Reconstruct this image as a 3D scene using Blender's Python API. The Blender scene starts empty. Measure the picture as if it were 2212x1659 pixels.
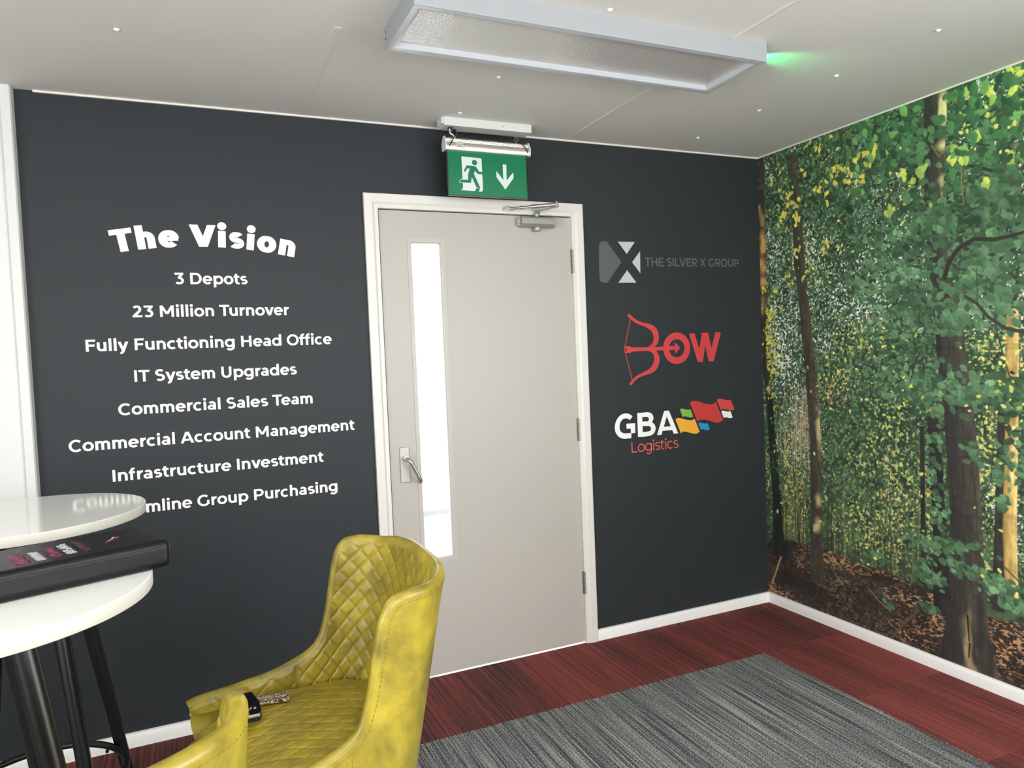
import bpy, bmesh, math, random
import numpy as np
from mathutils import Vector, Matrix
PI=math.pi
SC=bpy.context.scene
COL=SC.collection
H=2.388; XR=2.645          # ceiling height, right wall

# ------------------------------------------------------------------ camera
def make_camera():
    yaw,pitch,roll=(0.41873,-0.04161,-0.04087)
    f=Vector((math.sin(yaw)*math.cos(pitch),math.cos(yaw)*math.cos(pitch),math.sin(pitch)))
    r=f.cross(Vector((0,0,1))).normalized(); u=r.cross(f)
    c,s=math.cos(roll),math.sin(roll)
    r2=c*r+s*u; u2=-s*r+c*u
    cd=bpy.data.cameras.new('camera'); co=bpy.data.objects.new('camera',cd); COL.objects.link(co)
    m=Matrix((r2,u2,-f)).transposed().to_4x4(); m.translation=Vector((-0.1769,-3.0143,1.4021))
    co.matrix_world=m
    cd.sensor_width=36; cd.lens=36*1566.11/2212; cd.clip_start=.02
    SC.camera=co
make_camera()
# ------------------------------------------------------------------ light and exposure
SC.view_settings.view_transform='Standard'; SC.view_settings.look='None'
SC.view_settings.exposure=0; SC.view_settings.gamma=1; SC.view_settings.use_curve_mapping=False
wd=bpy.data.worlds.new('sky'); SC.world=wd; wd.use_nodes=True
bg=wd.node_tree.nodes['Background']; bg.inputs[0].default_value=(.95,.975,1,1); bg.inputs[1].default_value=6
def area(name,loc,rot,sx,sy,power,col=(1,1,1),spread=PI):
    l=bpy.data.lights.new(name,'AREA'); l.shape='RECTANGLE'; l.size=sx; l.size_y=sy; l.energy=power; l.color=col; l.spread=spread
    o=bpy.data.objects.new(name,l); COL.objects.link(o); o.location=loc; o.rotation_euler=rot; return o
# daylight entering by the windows behind the camera (front wall) and in the two side walls
area('daylight_front_window',(.6,-5.28,1.5),(PI/2+.15,0,0),3.3,1.15,50,(1,1,.995))
area('daylight_right_window',(XR-.3,-3.6,1.3),(PI/2+.5,0,PI/2),1.7,1.0,56,(1,1,1))
area('daylight_left_window',(-2.3,-3.5,1.3),(PI/2+.5,0,-PI/2),2.6,1.0,58,(1,1,1))
# two added overhead fill lights without fittings, to brighten tabletops and floor
area('rear_overhead_fill',(.9,-4.0,2.36),(0,0,0),1.2,.3,34,(1,.985,.96))
area('side_overhead_fill',(-1.5,-2.9,2.36),(0,0,0),1.2,.3,24,(1,.985,.96))
sun=bpy.data.lights.new('sun','SUN'); sun.energy=12; sun.angle=.02
so=bpy.data.objects.new('sun',sun); COL.objects.link(so); so.rotation_euler=(math.radians(25),0,0); so.location=(0,-6,6)

# ------------------------------------------------------------------ helpers
def lin(c):
    return tuple(((v/255)/12.92 if v/255<=.04045 else ((v/255+.055)/1.055)**2.4) for v in c)
def mat(name,rgb,rough=.6,metal=0,spec=.5,coat=0,emis=None,estr=0,trans=0,bump=None):
    m=bpy.data.materials.new(name); m.use_nodes=True; nt=m.node_tree; b=nt.nodes['Principled BSDF']
    b.inputs['Base Color'].default_value=(*lin(rgb),1); b.inputs['Roughness'].default_value=rough
    b.inputs['Metallic'].default_value=metal; b.inputs['Specular IOR Level'].default_value=spec
    b.inputs['Coat Weight'].default_value=coat; b.inputs['Transmission Weight'].default_value=trans
    if emis: b.inputs['Emission Color'].default_value=(*lin(emis),1); b.inputs['Emission Strength'].default_value=estr
    # a slight procedural mottle so that no surface is perfectly flat in tone
    tc=nt.nodes.new('ShaderNodeTexCoord'); n=nt.nodes.new('ShaderNodeTexNoise'); n.inputs['Scale'].default_value=bump[0] if bump else 60
    n.inputs['Detail'].default_value=4; nt.links.new(tc.outputs['Object'],n.inputs['Vector'])
    bp=nt.nodes.new('ShaderNodeBump'); bp.inputs['Strength'].default_value=bump[1] if bump else .02; bp.inputs['Distance'].default_value=bump[2] if bump else .002
    nt.links.new(n.outputs['Fac'],bp.inputs['Height']); nt.links.new(bp.outputs['Normal'],b.inputs['Normal'])
    return m
def mixrgb(nt,fac,a,b,mode='MIX'):
    n=nt.nodes.new('ShaderNodeMix'); n.data_type='RGBA'; n.blend_type=mode
    if isinstance(fac,(int,float)): n.inputs[0].default_value=fac
    else: nt.links.new(fac,n.inputs[0])
    for i,v in ((6,a),(7,b)):
        if isinstance(v,tuple): n.inputs[i].default_value=(*v,1) if len(v)==3 else v
        else: nt.links.new(v,n.inputs[i])
    return n.outputs[2]
def mth(nt,op,a,b=None,c=None,clamp=False):
    n=nt.nodes.new('ShaderNodeMath'); n.operation=op; n.use_clamp=clamp
    for i,v in enumerate((a,b,c)):
        if v is None: continue
        if isinstance(v,(int,float)): n.inputs[i].default_value=v
        else: nt.links.new(v,n.inputs[i])
    return n.outputs[0]
def noise(nt,vec,scale,detail=3,rough=.5,dist=0):
    n=nt.nodes.new('ShaderNodeTexNoise'); n.inputs['Scale'].default_value=scale; n.inputs['Detail'].default_value=detail; n.inputs['Roughness'].default_value=rough; n.inputs['Distortion'].default_value=dist
    nt.links.new(vec,n.inputs['Vector']); return n.outputs['Fac']
def mapping(nt,vec,scale=(1,1,1),loc=(0,0,0)):
    n=nt.nodes.new('ShaderNodeMapping'); n.inputs['Scale'].default_value=scale; n.inputs['Location'].default_value=loc; nt.links.new(vec,n.inputs['Vector']); return n.outputs[0]
def ramp(nt,fac,stops):
    n=nt.nodes.new('ShaderNodeValToRGB'); e=n.color_ramp.elements
    while len(e)<len(stops): e.new(.5)
    for el,(p,c) in zip(e,stops): el.position=p; el.color=(*c,1) if len(c)==3 else c
    nt.links.new(fac,n.inputs[0]); return n.outputs[0]

class MB:
    def __init__(s): s.v=[]; s.f=[]
    def add(s,vs,fs):
        o=len(s.v); s.v+=[tuple(v) for v in vs]; s.f+=[tuple(o+i for i in f) for f in fs]; return s
    def box(s,x0,y0,z0,x1,y1,z1):
        return s.add([(x0,y0,z0),(x1,y0,z0),(x1,y1,z0),(x0,y1,z0),(x0,y0,z1),(x1,y0,z1),(x1,y1,z1),(x0,y1,z1)],
            [(3,2,1,0),(4,5,6,7),(0,1,5,4),(1,2,6,5),(2,3,7,6),(3,0,4,7)])
    def prism(s,poly,d0,d1,axis='y'):
        # polygon given in the plane across the axis, swept from d0 to d1
        n=len(poly)
        def P(p,d): return {'y':(p[0],d,p[1]),'x':(d,p[0],p[1]),'z':(p[0],p[1],d)}[axis]
        vs=[P(p,d0) for p in poly]+[P(p,d1) for p in poly]
        fs=[tuple(range(n)),tuple(range(2*n-1,n-1,-1))]+[(i,i+n,(i+1)%n+n,(i+1)%n) for i in range(n)]
        return s.add(vs,fs)
    def tube(s,pts,r,n=12,closed=False,cap=True):
        pts=[Vector(p) for p in pts]; N=len(pts); rs=r if isinstance(r,(list,tuple)) else [r]*N
        t0=(pts[1]-pts[0]).normalized(); up=Vector((0,0,1)) if abs(t0.z)<.9 else Vector((1,0,0))
        a=t0.cross(up).normalized(); rings=[]
        for i in range(N):
            if closed: t=(pts[(i+1)%N]-pts[i-1]).normalized()
            else: t=(pts[min(i+1,N-1)]-pts[max(i-1,0)]).normalized()
            a=(a-t*a.dot(t)).normalized(); b=t.cross(a)
            rings.append([pts[i]+(a*math.cos(2*PI*k/n)+b*math.sin(2*PI*k/n))*rs[i] for k in range(n)])
        vs=[v for q in rings for v in q]; fs=[]
        for i in range(N if closed else N-1):
            j=(i+1)%N
            for k in range(n): fs.append((i*n+k,i*n+(k+1)%n,j*n+(k+1)%n,j*n+k))
        if cap and not closed: fs+= [tuple(range(n-1,-1,-1)),tuple((N-1)*n+k for k in range(n))]
        return s.add(vs,fs)
    def lathe(s,prof,n=32,loc=(0,0,0),axis='z'):
        vs=[];fs=[];m=len(prof)
        for k in range(n):
            c,si=math.cos(2*PI*k/n),math.sin(2*PI*k/n)
            for (r,h) in prof:
                p={'z':(r*c,r*si,h),'y':(r*c,h,r*si),'x':(h,r*c,r*si)}[axis]
                vs.append((p[0]+loc[0],p[1]+loc[1],p[2]+loc[2]))
        for k in range(n):
            for i in range(m-1):
                a=k*m+i;b=((k+1)%n)*m+i; fs.append((a,b,b+1,a+1))
        return s.add(vs,fs)
    def build(s,name,material,parent=None,smooth=None,bevel=0,seg=2,weld=False):
        me=bpy.data.meshes.new(name); me.from_pydata(s.v,[],s.f); me.update()
        if bevel or weld:
            bm=bmesh.new(); bm.from_mesh(me); bmesh.ops.remove_doubles(bm,verts=bm.verts,dist=1e-6)
            bmesh.ops.recalc_face_normals(bm,faces=bm.faces)
            if bevel:
                es=[e for e in bm.edges if len(e.link_faces)==2 and e.calc_face_angle(0)>.6]
                bmesh.ops.bevel(bm,geom=es,offset=bevel,segments=seg,affect='EDGES',profile=.6,clamp_overlap=True)
            bm.to_mesh(me); bm.free()
        else:
            if not getattr(s,'flat',False): bm=bmesh.new(); bm.from_mesh(me); bmesh.ops.recalc_face_normals(bm,faces=bm.faces); bm.to_mesh(me); bm.free()
        me.materials.append(material)
        if smooth is not None or bevel:
            me.polygons.foreach_set('use_smooth',[True]*len(me.polygons)); me.set_sharp_from_angle(angle=math.radians(smooth if smooth is not None else 40))
        o=bpy.data.objects.new(name,me); COL.objects.link(o)
        if bevel: w=o.modifiers.new('even_normals','WEIGHTED_NORMAL'); w.keep_sharp=True
        if parent: o.parent=parent
        return o
def tag(o,label=None,cat=None,group=None,kind=None):
    for k,v in (('label',label),('category',cat),('group',group),('kind',kind)):
        if v: o[k]=v
    return o
def thing(name,loc=(0,0,0),rz=0,**k):
    o=bpy.data.objects.new(name,None); COL.objects.link(o); o.location=loc; o.rotation_euler=(0,0,rz); o.empty_display_size=.05
    return tag(o,**k)
def dup(root,loc,rz,**k):
    r=root.copy(); COL.objects.link(r); r.location=loc; r.rotation_euler=(0,0,rz); tag(r,**k)
    for ch in list(root.children):
        c=ch.copy(); COL.objects.link(c); c.parent=r
        for g in ch.children:
            d=g.copy(); COL.objects.link(d); d.parent=c
    return r
def catmull(P,n=8,closed=False):
    P=[Vector(p) for p in P]; N=len(P); out=[]
    for i in range(N if closed else N-1):
        g=lambda k:P[k%N] if closed else P[min(max(k,0),N-1)]
        a,b,c,d=g(i-1),g(i),g(i+1),g(i+2)
        for k in range(n):
            t=k/n; out.append(.5*((2*b)+(c-a)*t+(2*a-5*b+4*c-d)*t*t+(3*b-a-3*c+d)*t**3))
    if not closed: out.append(P[-1])
    return out

# ------------------------------------------------------------------ materials
M={}
M['dark']=mat('dark_paint',(43,48,51),.55,spec=.3,bump=(260,.05,.0008))
M['white_paint']=mat('white_paint',(216,216,214),.45)
M['ceiling']=mat('ceiling_board',(222,219,212),.75,bump=(9,.05,.01))
M['ceil_trim']=mat('ceiling_strip',(230,226,216),.6)
M['skirt']=mat('skirting',(244,243,241),.4)
M['frame']=mat('door_frame_paint',(222,219,212),.38)
M['leaf']=mat('door_leaf_paint',(181,176,168),.42,bump=(120,.02,.001))
M['bead']=mat('glazing_bead',(186,181,173),.4)
M['steel']=mat('satin_steel',(190,188,182),.32,metal=.9)
M['brushed']=mat('brushed_aluminium',(186,182,174),.38,metal=.35)
M['silver']=mat('silver_enamel',(158,156,152),.38,metal=.35)
M['hinge']=mat('hinge_steel',(150,145,134),.4,metal=.6)
M['black']=mat('black_metal',(12,12,12),.32,spec=.5)
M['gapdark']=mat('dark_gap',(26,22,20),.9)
M['fitting']=mat('light_fitting_enamel',(156,159,162),.45)
M['table']=mat('table_laminate',(238,239,235),.09,spec=.45)
M['table_edge']=mat('table_edge_band',(196,194,184),.45)
M['white_vinyl']=mat('white_vinyl',(244,244,242),.5)
M['outside']=mat('white_cladding',(236,238,240),.6)
M['outline']=mat('cladding_trim',(112,116,122),.6)
M['plastic_cap']=mat('cap_plastic',(246,244,238),.35)
def flat(name,rgb,rough=.5): return mat(name,rgb,rough)

# glass
def glass_mat():
    m=bpy.data.materials.new('clear_glass'); m.use_nodes=True; nt=m.node_tree; nt.nodes.clear()
    o=nt.nodes.new('ShaderNodeOutputMaterial'); t=nt.nodes.new('ShaderNodeBsdfTransparent'); g=nt.nodes.new('ShaderNodeBsdfGlossy'); g.inputs['Roughness'].default_value=.03
    fr=nt.nodes.new('ShaderNodeFresnel'); fr.inputs[0].default_value=1.45; mx=nt.nodes.new('ShaderNodeMixShader')
    nt.links.new(fr.outputs[0],mx.inputs[0]); nt.links.new(t.outputs[0],mx.inputs[1]); nt.links.new(g.outputs[0],mx.inputs[2]); nt.links.new(mx.outputs[0],o.inputs[0]); return m
M['glass']=glass_mat()

# striped carpet tiles: red border, grey field, stripes along the room
def carpet_mat():
    m=bpy.data.materials.new('striped_carpet_tiles'); m.use_nodes=True; nt=m.node_tree; b=nt.nodes['Principled BSDF']
    tc=nt.nodes.new('ShaderNodeTexCoord'); v=tc.outputs['Object']; sp=nt.nodes.new('ShaderNodeSeparateXYZ'); nt.links.new(v,sp.inputs[0]); x,y=sp.outputs[0],sp.outputs[1]
    # field mask (wobbly edge of loop pile)
    wob=mth(nt,'MULTIPLY',mth(nt,'SUBTRACT',noise(nt,v,90,2),.5),.02)
    inx=mth(nt,'LESS_THAN',mth(nt,'ADD',x,wob),2.138); iny=mth(nt,'LESS_THAN',mth(nt,'ADD',y,wob),-.505)
    grey=mth(nt,'MULTIPLY',inx,iny)
    # tile index hash
    ix=mth(nt,'FLOOR',mth(nt,'DIVIDE',mth(nt,'ADD',x,-2.138+5),.5)); iy=mth(nt,'FLOOR',mth(nt,'DIVIDE',mth(nt,'ADD',y,.505+5),.5))
    cb=nt.nodes.new('ShaderNodeCombineXYZ'); nt.links.new(ix,cb.inputs[0]); nt.links.new(iy,cb.inputs[1])
    wn=nt.nodes.new('ShaderNodeTexWhiteNoise'); wn.noise_dimensions='3D'; nt.links.new(cb.outputs[0],wn.inputs['Vector'])
    tile=wn.outputs['Value']; tv=nt.nodes.new('ShaderNodeVectorMath'); tv.operation='SCALE'; nt.links.new(wn.outputs['Color'],tv.inputs[0]); tv.inputs['Scale'].default_value=7
    ad=nt.nodes.new('ShaderNodeVectorMath'); ad.operation='ADD'; nt.links.new(v,ad.inputs[0]); nt.links.new(tv.outputs[0],ad.inputs[1]); w=ad.outputs[0]
    fine=noise(nt,mapping(nt,w,(185,1.6,1)),1,3,.7)       # single yarn rows, broken along their length
    mid=noise(nt,mapping(nt,w,(60,1.3,1)),1,2,.5)
    wide=noise(nt,mapping(nt,w,(5.5,.2,1)),1,1,.4)
    fineg=noise(nt,mapping(nt,v,(185,1.6,1)),1,3,.7); midg=noise(nt,mapping(nt,v,(60,1.1,1)),1,2,.5); wideg=noise(nt,mapping(nt,v,(9,.5,1)),1,2,.5)
    speck=noise(nt,mapping(nt,v,(360,150,1)),1,2,.7)
    def comb(f,m_,wd,a,b_,c_,d): return mth(nt,'ADD',mth(nt,'ADD',mth(nt,'MULTIPLY',mth(nt,'SUBTRACT',f,.5),a),mth(nt,'MULTIPLY',mth(nt,'SUBTRACT',m_,.5),b_)),mth(nt,'ADD',mth(nt,'MULTIPLY',mth(nt,'SUBTRACT',wd,.5),c_),mth(nt,'ADD',mth(nt,'MULTIPLY',mth(nt,'SUBTRACT',speck,.5),d),.5)))
    kr=mth(nt,'ADD',comb(fine,mid,wide,1.3,.3,.7,1.2),mth(nt,'MULTIPLY',mth(nt,'SUBTRACT',tile,.5),.16))
    red=ramp(nt,kr,[(.26,lin((56,47,45))),(.42,lin((98,60,57))),(.55,lin((130,63,59))),(.80,lin((150,80,74)))])
    gry=ramp(nt,comb(fineg,midg,wideg,1.7,.35,.25,1.7),[(.32,lin((56,57,58))),(.5,lin((106,108,109))),(.66,lin((156,158,159))),(.84,lin((194,196,197)))])
    c=mixrgb(nt,grey,red,gry); nt.links.new(c,b.inputs['Base Color']); b.inputs['Roughness'].default_value=.95; b.inputs['Specular IOR Level'].default_value=.2
    bp=nt.nodes.new('ShaderNodeBump'); bp.inputs['Strength'].default_value=.5; bp.inputs['Distance'].default_value=.004; nt.links.new(mth(nt,'ADD',fine,speck),bp.inputs['Height']); nt.links.new(bp.outputs[0],b.inputs['Normal'])
    return m
M['carpet']=carpet_mat()

def leather_mat(name,quilt):
    m=bpy.data.materials.new(name); m.use_nodes=True; nt=m.node_tree; b=nt.nodes['Principled BSDF']
    tc=nt.nodes.new('ShaderNodeTexCoord'); v=tc.outputs['Object']
    n1=noise(nt,v,9,5,.6,.4); n2=noise(nt,v,38,4,.6)
    c=ramp(nt,mth(nt,'ADD',mth(nt,'MULTIPLY',n1,.75),mth(nt,'MULTIPLY',n2,.25)),[(.36,lin((110,98,34))),(.48,lin((139,124,40))),(.58,lin((160,143,43))),(.70,lin((178,160,52)))])
    if quilt:
        a=nt.nodes.new('ShaderNodeAttribute'); a.attribute_name='seam'
        c=mixrgb(nt,mth(nt,'MULTIPLY',a.outputs['Fac'],.75),c,lin((118,94,30)))
    nt.links.new(c,b.inputs['Base Color']); b.inputs['Specular IOR Level'].default_value=.5
    r=nt.nodes.new('ShaderNodeMapRange'); nt.links.new(n2,r.inputs[0]); r.inputs[3].default_value=.26; r.inputs[4].default_value=.44; nt.links.new(r.outputs[0],b.inputs['Roughness'])
    g=noise(nt,v,420,3,.6); w=noise(nt,v,30,3,.5,1.2)
    bp=nt.nodes.new('ShaderNodeBump'); bp.inputs['Strength'].default_value=.06; bp.inputs['Distance'].default_value=.002; nt.links.new(mth(nt,'ADD',mth(nt,'MULTIPLY',g,.35),w),bp.inputs['Height']); nt.links.new(bp.outputs[0],b.inputs['Normal'])
    return m
M['leather']=leather_mat('mustard_leather',False); M['quilt']=leather_mat('quilted_mustard_leather',True)
M['thread']=mat('thread',(136,110,34),.8)

# ------------------------------------------------------------------ room shell
def struct(o): o['kind']='structure'; return o
XL=-2.6; YF=-5.4
struct(MB().box(XL-.1,YF-.1,-.06,XR+.1,.0,0).build('floor',M['carpet']))
struct(MB().box(XL-.1,YF-.1,H,XR+.1,.1,H+.06).build('ceiling',M['ceiling']))
FL,FR,FT=.521,1.5577,2.092        # outer edge of the door frame
LL,LR,LT=.5838,1.5,2.03          # door leaf
def wall_with_hole(name,m,axis,a0,a1,d0,d1,holes):
    # wall from a0 to a1 along its length, thickness d0..d1, holes (a,b,z0,z1)
    mb=MB(); cur=a0
    def bx(p,q,z0,z1):
        if axis=='x': mb.box(p,d0,z0,q,d1,z1)
        else: mb.box(d0,p,z0,d1,q,z1)
    for (a,b,z0,z1) in holes:
        bx(cur,a,0,H)
        if z0>0: bx(a,b,0,z0)
        if z1<H: bx(a,b,z1,H)
        cur=b
    bx(cur,a1,0,H); return struct(mb.build(name,m))
wall_with_hole('wall_back',M['dark'],'x',XL,XR,0,.1,[(FL+.02,FR-.02,0,FT-.02)])
wall_with_hole('wall_right',M['white_paint'],'y',YF,.1,XR+.0015,XR+.1,[(-4.5,-2.7,.35,2.1)])
wall_with_hole('wall_left',M['white_paint'],'y',YF,.1,XL-.1,XL,[(-4.9,-2.1,.35,2.1)])
wall_with_hole('wall_front',M['white_paint'],'x',XL,XR,YF-.1,YF,[(-1.1,2.3,.9,2.1)])
for i,(ax,p,q,z0,z1,d) in enumerate([('x',-1.1,2.3,.9,2.1,YF-.05),('y',-4.5,-2.7,.35,2.1,XR+.05),('y',-4.9,-2.1,.35,2.1,XL-.05)],1):
    t=struct(thing('window_%d'%i)); mb=MB(); gl=MB(); e=.05
    for (a,b,c,dd) in ((p,q,z0,z0+e),(p,q,z1-e,z1),(p,p+e,z0,z1),(q-e,q,z0,z1),((p+q)/2-e/2,(p+q)/2+e/2,z0,z1)):
        mb.box(a,d-.03,c,b,d+.03,dd) if ax=='x' else mb.box(d-.03,a,c,d+.03,b,dd)
    gl.box(p+e,d-.003,z0+e,q-e,d+.003,z1-e) if ax=='x' else gl.box(d-.003,p+e,z0+e,d+.003,q-e,z1-e)
    mb.build('window_frame',M['white_paint'],t); gl.build('pane',M['glass'],t)
# skirting
sk=[(0,0),(-.016,0),(-.016,.036),(-.012,.046),(-.009,.05),(0,.052)]
def skirt_x(name,x0,x1):
    mb=MB(); mb.prism([(p[0],p[1]) for p in sk],x0,x1,'x'); return struct(mb.build(name,M['skirt'],smooth=40,weld=True))
b=skirt_x('baseboard_back',XL,FL); b=skirt_x('baseboard_back',FR,XR-.001)
mb=MB(); mb.prism([(XR+p[0],p[1]) for p in sk],-5.39,-.001,'y'); struct(mb.build('baseboard_right',M['skirt'],smooth=40,weld=True))
# bead along the ceiling on both walls, cover strips on the ceiling joints
struct(MB().box(-.62,-.010,H-.0075,XR-.001,0,H).build('trim_1',M['ceil_trim'],bevel=.002))
struct(MB().box(XR-.005,-5.3,H-.006,XR,-.012,H).build('trim_2',M['ceil_trim']))
struct(MB().box(.272,-.823,H-.0014,.294,-.012,H).build('trim_3',M['ceiling']))
struct(MB().box(1.477,-5.2,H-.003,1.485,-.012,H).build('trim_4',M['ceil_trim'],bevel=.0015))

# white panel with raised edge at the far left of the dark wall
t=thing('wall_panel',(-.68,0,.965),label='tall white wall panel with raised edge trim left of the dark wall lettering',cat='panel')
def local(mbx,o): mbx.v=[(v[0]-o[0],v[1]-o[1],v[2]-o[2]) for v in mbx.v]; return mbx
o3=(-.68,0,.965)
local(MB().box(-1.75,-.03,.965,-.716,0,H-.001),o3).build('panel_board',M['white_paint'],t)
e=local(MB().prism([(-.7155,0),(-.7155,-.034),(-.709,-.042),(-.683,-.042),(-.679,-.036),(-.677,0)],.965,H-.001,'z'),o3).build('edge_trim',M['white_paint'],t,smooth=30,weld=True)

# ------------------------------------------------------------------ door
D=struct(thing('door_1',(LR,0,0),label='pale grey office door with a narrow glazed panel in the dark wall',cat='door'))
oD=(LR,0,0)
def P(mbx,name,m,par=D,**k): return local(mbx,oD).build(name,m,par,**k)
# architrave: mitred moulding profile run round the three sides; profile (distance from outer edge, projection)
prof=[(0,0),(0,-.017),(.004,-.019),(.034,-.019),(.040,-.015),(.043,-.012),(.047,-.013),(.058,-.012),(.0595,-.010),(.0595,.03)]
mb=MB(); path=[]
for (d,yy) in prof:
    path.append([(FL+d,yy,0),(FL+d,yy,FT-d),(FR-d,yy,FT-d),(FR-d,yy,0)])
n=len(prof)
vs=[path[i][k] for k in range(4) for i in range(n)]
fs=[(k*n+i,k*n+i+1,(k+1)*n+i+1,(k+1)*n+i) for k in range(3) for i in range(n-1)]
mb.add(vs,fs); P(mb,'architrave',M['frame'],smooth=25)
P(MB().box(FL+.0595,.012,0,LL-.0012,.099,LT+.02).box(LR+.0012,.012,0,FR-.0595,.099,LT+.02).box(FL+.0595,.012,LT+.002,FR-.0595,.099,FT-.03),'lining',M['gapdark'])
# leaf with opening
VL,VR,VB,VT=.720,.853,.520,1.895
mb=MB(); g=.0025
for (a,b,c,d) in ((LL+.002,VL,g+.003,LT-.002),(VR,LR-.002,g+.003,LT-.002),(VL,VR,g+.003,VB),(VL,VR,VT,LT-.002)): mb.box(a,.002,c,b,.046,d)
leaf=P(mb,'door_leaf',M['leaf'])
def ring(mb,x0,x1,z0,z1,wd,y0,y1):
    # mitred frame: outer and inner rectangles, front and back
    R=lambda d,y:[(x0+d,y,z0+d),(x1-d,y,z0+d),(x1-d,y,z1-d),(x0+d,y,z1-d)]
    vs=R(0,y1)+R(0,y0)+R(wd,y0)+R(wd,y1)
    return mb.add(vs,[(4*a+i,4*a+(i+1)%4,4*((a+1)%4)+(i+1)%4,4*((a+1)%4)+i) for a in range(4) for i in range(4)])
vf=local(ring(MB(),.702,.870,.503,1.914,.018,-.001,.012),oD).build('glazing_bead',M['bead'],leaf)
local(ring(MB(),.7195,.8535,.5195,1.8955,.0045,.012,.046),oD).build('glazing_rebate',M['frame'],leaf)
local(MB().box(.7235,.024,.5235,.8495,.030,1.8915),oD).build('pane',M['glass'],leaf)
# lever handle on a plate
hp=local(MB().box(.626,-.006,.870,.668,.002,1.022),oD).build('handle_plate',M['brushed'],leaf,bevel=.005,seg=3)
mb=MB().tube([(.648,0,.975),(.648,-.03,.975)],.0125,20)
lv=catmull([(.648,-.022,.975),(.649,-.046,.974),(.656,-.058,.966),(.668,-.059,.945),(.684,-.059,.913),(.696,-.058,.886),(.700,-.05,.876),(.6995,-.036,.874),(.699,-.028,.874)],6)
mb.tube(lv,.0088,16); local(mb,oD).build('lever_handle',M['steel'],leaf,smooth=50)
for z0,z1 in ((1.768,1.88),(.976,1.084),(.238,.348)):
    mb=MB(); k=5; dz=(z1-z0)/k
    for i in range(k): mb.tube([(1.502,-.006,z0+i*dz+.0008),(1.502,-.006,z0+(i+1)*dz-.0008)],.0068,14)
    mb.box(1.492,-.001,z0,1.514,.0025,z1); P(mb,'hinge',M['hinge'],smooth=40)
# overhead closer
cl=local(MB().prism([(0.0,2.022),(-.028,2.022),(-.044,2.012),(-.044,1.987),(-.030,1.974),(0,1.974)],1.228,1.398,'x'),oD)
cl=cl.build('door_closer',M['silver'],D,bevel=.0025)
local(MB().prism([(1.215,1.982),(1.215,2.014),(1.2285,2.018),(1.2285,1.978)],-.026,.0,'y'),oD).build('valve_plate',M['brushed'],cl,bevel=.002)
mb=MB()
for z in (2.007,1.990): mb.lathe([(0,-.0285),(.0055,-.0285),(.0055,-.026)],16,(1.2215,0,z),'y')
local(mb,oD).build('valve_screw',M['hinge'],cl)
mb=MB().lathe([(0,1.957),(.017,1.957),(.019,1.962),(.019,1.972),(.010,1.976)],28,(1.312,-.022,0),'z').lathe([(.008,2.02),(.011,2.026),(.011,2.034),(0,2.036)],20,(1.312,-.022,0),'z')
local(mb,oD).build('spindle',M['silver'],cl,smooth=40)
# main arm: flat bar cranked up from the spindle, then out to the elbow
mb=MB()
def flatbar(mb,a,b,w,t,side):
    a=Vector(a);b=Vector(b);d=(b-a).normalized();s=Vector(side).normalized();s=(s-d*s.dot(d)).normalized();n=d.cross(s)
    vs=[p+s*(w/2*i)+n*(t/2*j) for p in (a,b) for (i,j) in ((-1,-1),(1,-1),(1,1),(-1,1))]
    mb.add(vs,[(0,1,2,3),(7,6,5,4),(0,4,5,1),(1,5,6,2),(2,6,7,3),(3,7,4,0)])
EL=(1.352,-.145,2.044)
flatbar(mb,(1.312,-.022,2.030),(1.312,-.036,2.047),.024,.005,(1,0,0)); flatbar(mb,(1.309,-.034,2.046),EL,.028,.006,(.8,.5,.25))
local(mb,oD).build('main_arm',M['silver'],cl)
FT2=(1.168,-.024,2.052)
mb=MB().tube([EL,(1.352,-.145,2.064)],[.009,.008],16).lathe([(0,.088),(.006,.087),(.0085,.08)],16,(1.352,-.145,1.982),'z')
a=Vector((1.352,-.145,2.054)); b_=Vector(FT2); dv=(b_-a)
mb.tube([a,a+dv*.06,a+dv*.5,a+dv*.55],[.008,.0095,.0085,.006],14).tube([a+dv*.5,a+dv*.72],.0055,12).tube([a+dv*.70,a+dv*.73],.009,12).tube([a+dv*.72,b_],.0048,12)
local(mb,oD).build('link_arm',M['steel'],cl,smooth=45)
mb=MB().box(1.150,-.034,2.044,1.166,-.019,2.060).box(1.150,-.022,2.042,1.196,-.0185,2.062).tube([(1.170,-.027,2.043),(1.170,-.027,2.062)],.008,14)
local(mb,oD).build('arm_bracket',M['steel'],cl,bevel=.001)

# ------------------------------------------------------------------ outside, seen through the glazed panel
def gravel_mat():
    m=bpy.data.materials.new('pale_gravel'); m.use_nodes=True; nt=m.node_tree; b=nt.nodes['Principled BSDF']
    tc=nt.nodes.new('ShaderNodeTexCoord'); vo=nt.nodes.new('ShaderNodeTexVoronoi'); vo.inputs['Scale'].default_value=34; nt.links.new(tc.outputs['Object'],vo.inputs['Vector'])
    c=ramp(nt,vo.outputs['Color'],[(.0,lin((62,62,64))),(.35,lin((100,101,103))),(.7,lin((150,150,151)))]); nt.links.new(c,b.inputs['Base Color']); b.inputs['Roughness'].default_value=.9; return m
struct(MB().box(-4,.1,-.33,9,12,-.25).build('ground',gravel_mat()))
sl=MB()
for i in range(2): sl.prism([(.9,.5),(2.2,.5),(2.35,2.85),(1.05,2.85)] if i==0 else [(2.02,3.15),(4.6,3.0),(4.6,4.02),(2.08,4.05)],-.25,-.235,'z')
struct(sl.build('trim_5',M['outside']))
bt=thing('white_building',(2,4.25,-.25),label='white clad building across the yard seen through the door glass',cat='building')
oB=(2,4.25,-.25)
local(MB().box(-3,4.25,-.25,8,4.6,3.4),oB).build('wall_cladding',M['outside'],bt)
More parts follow.
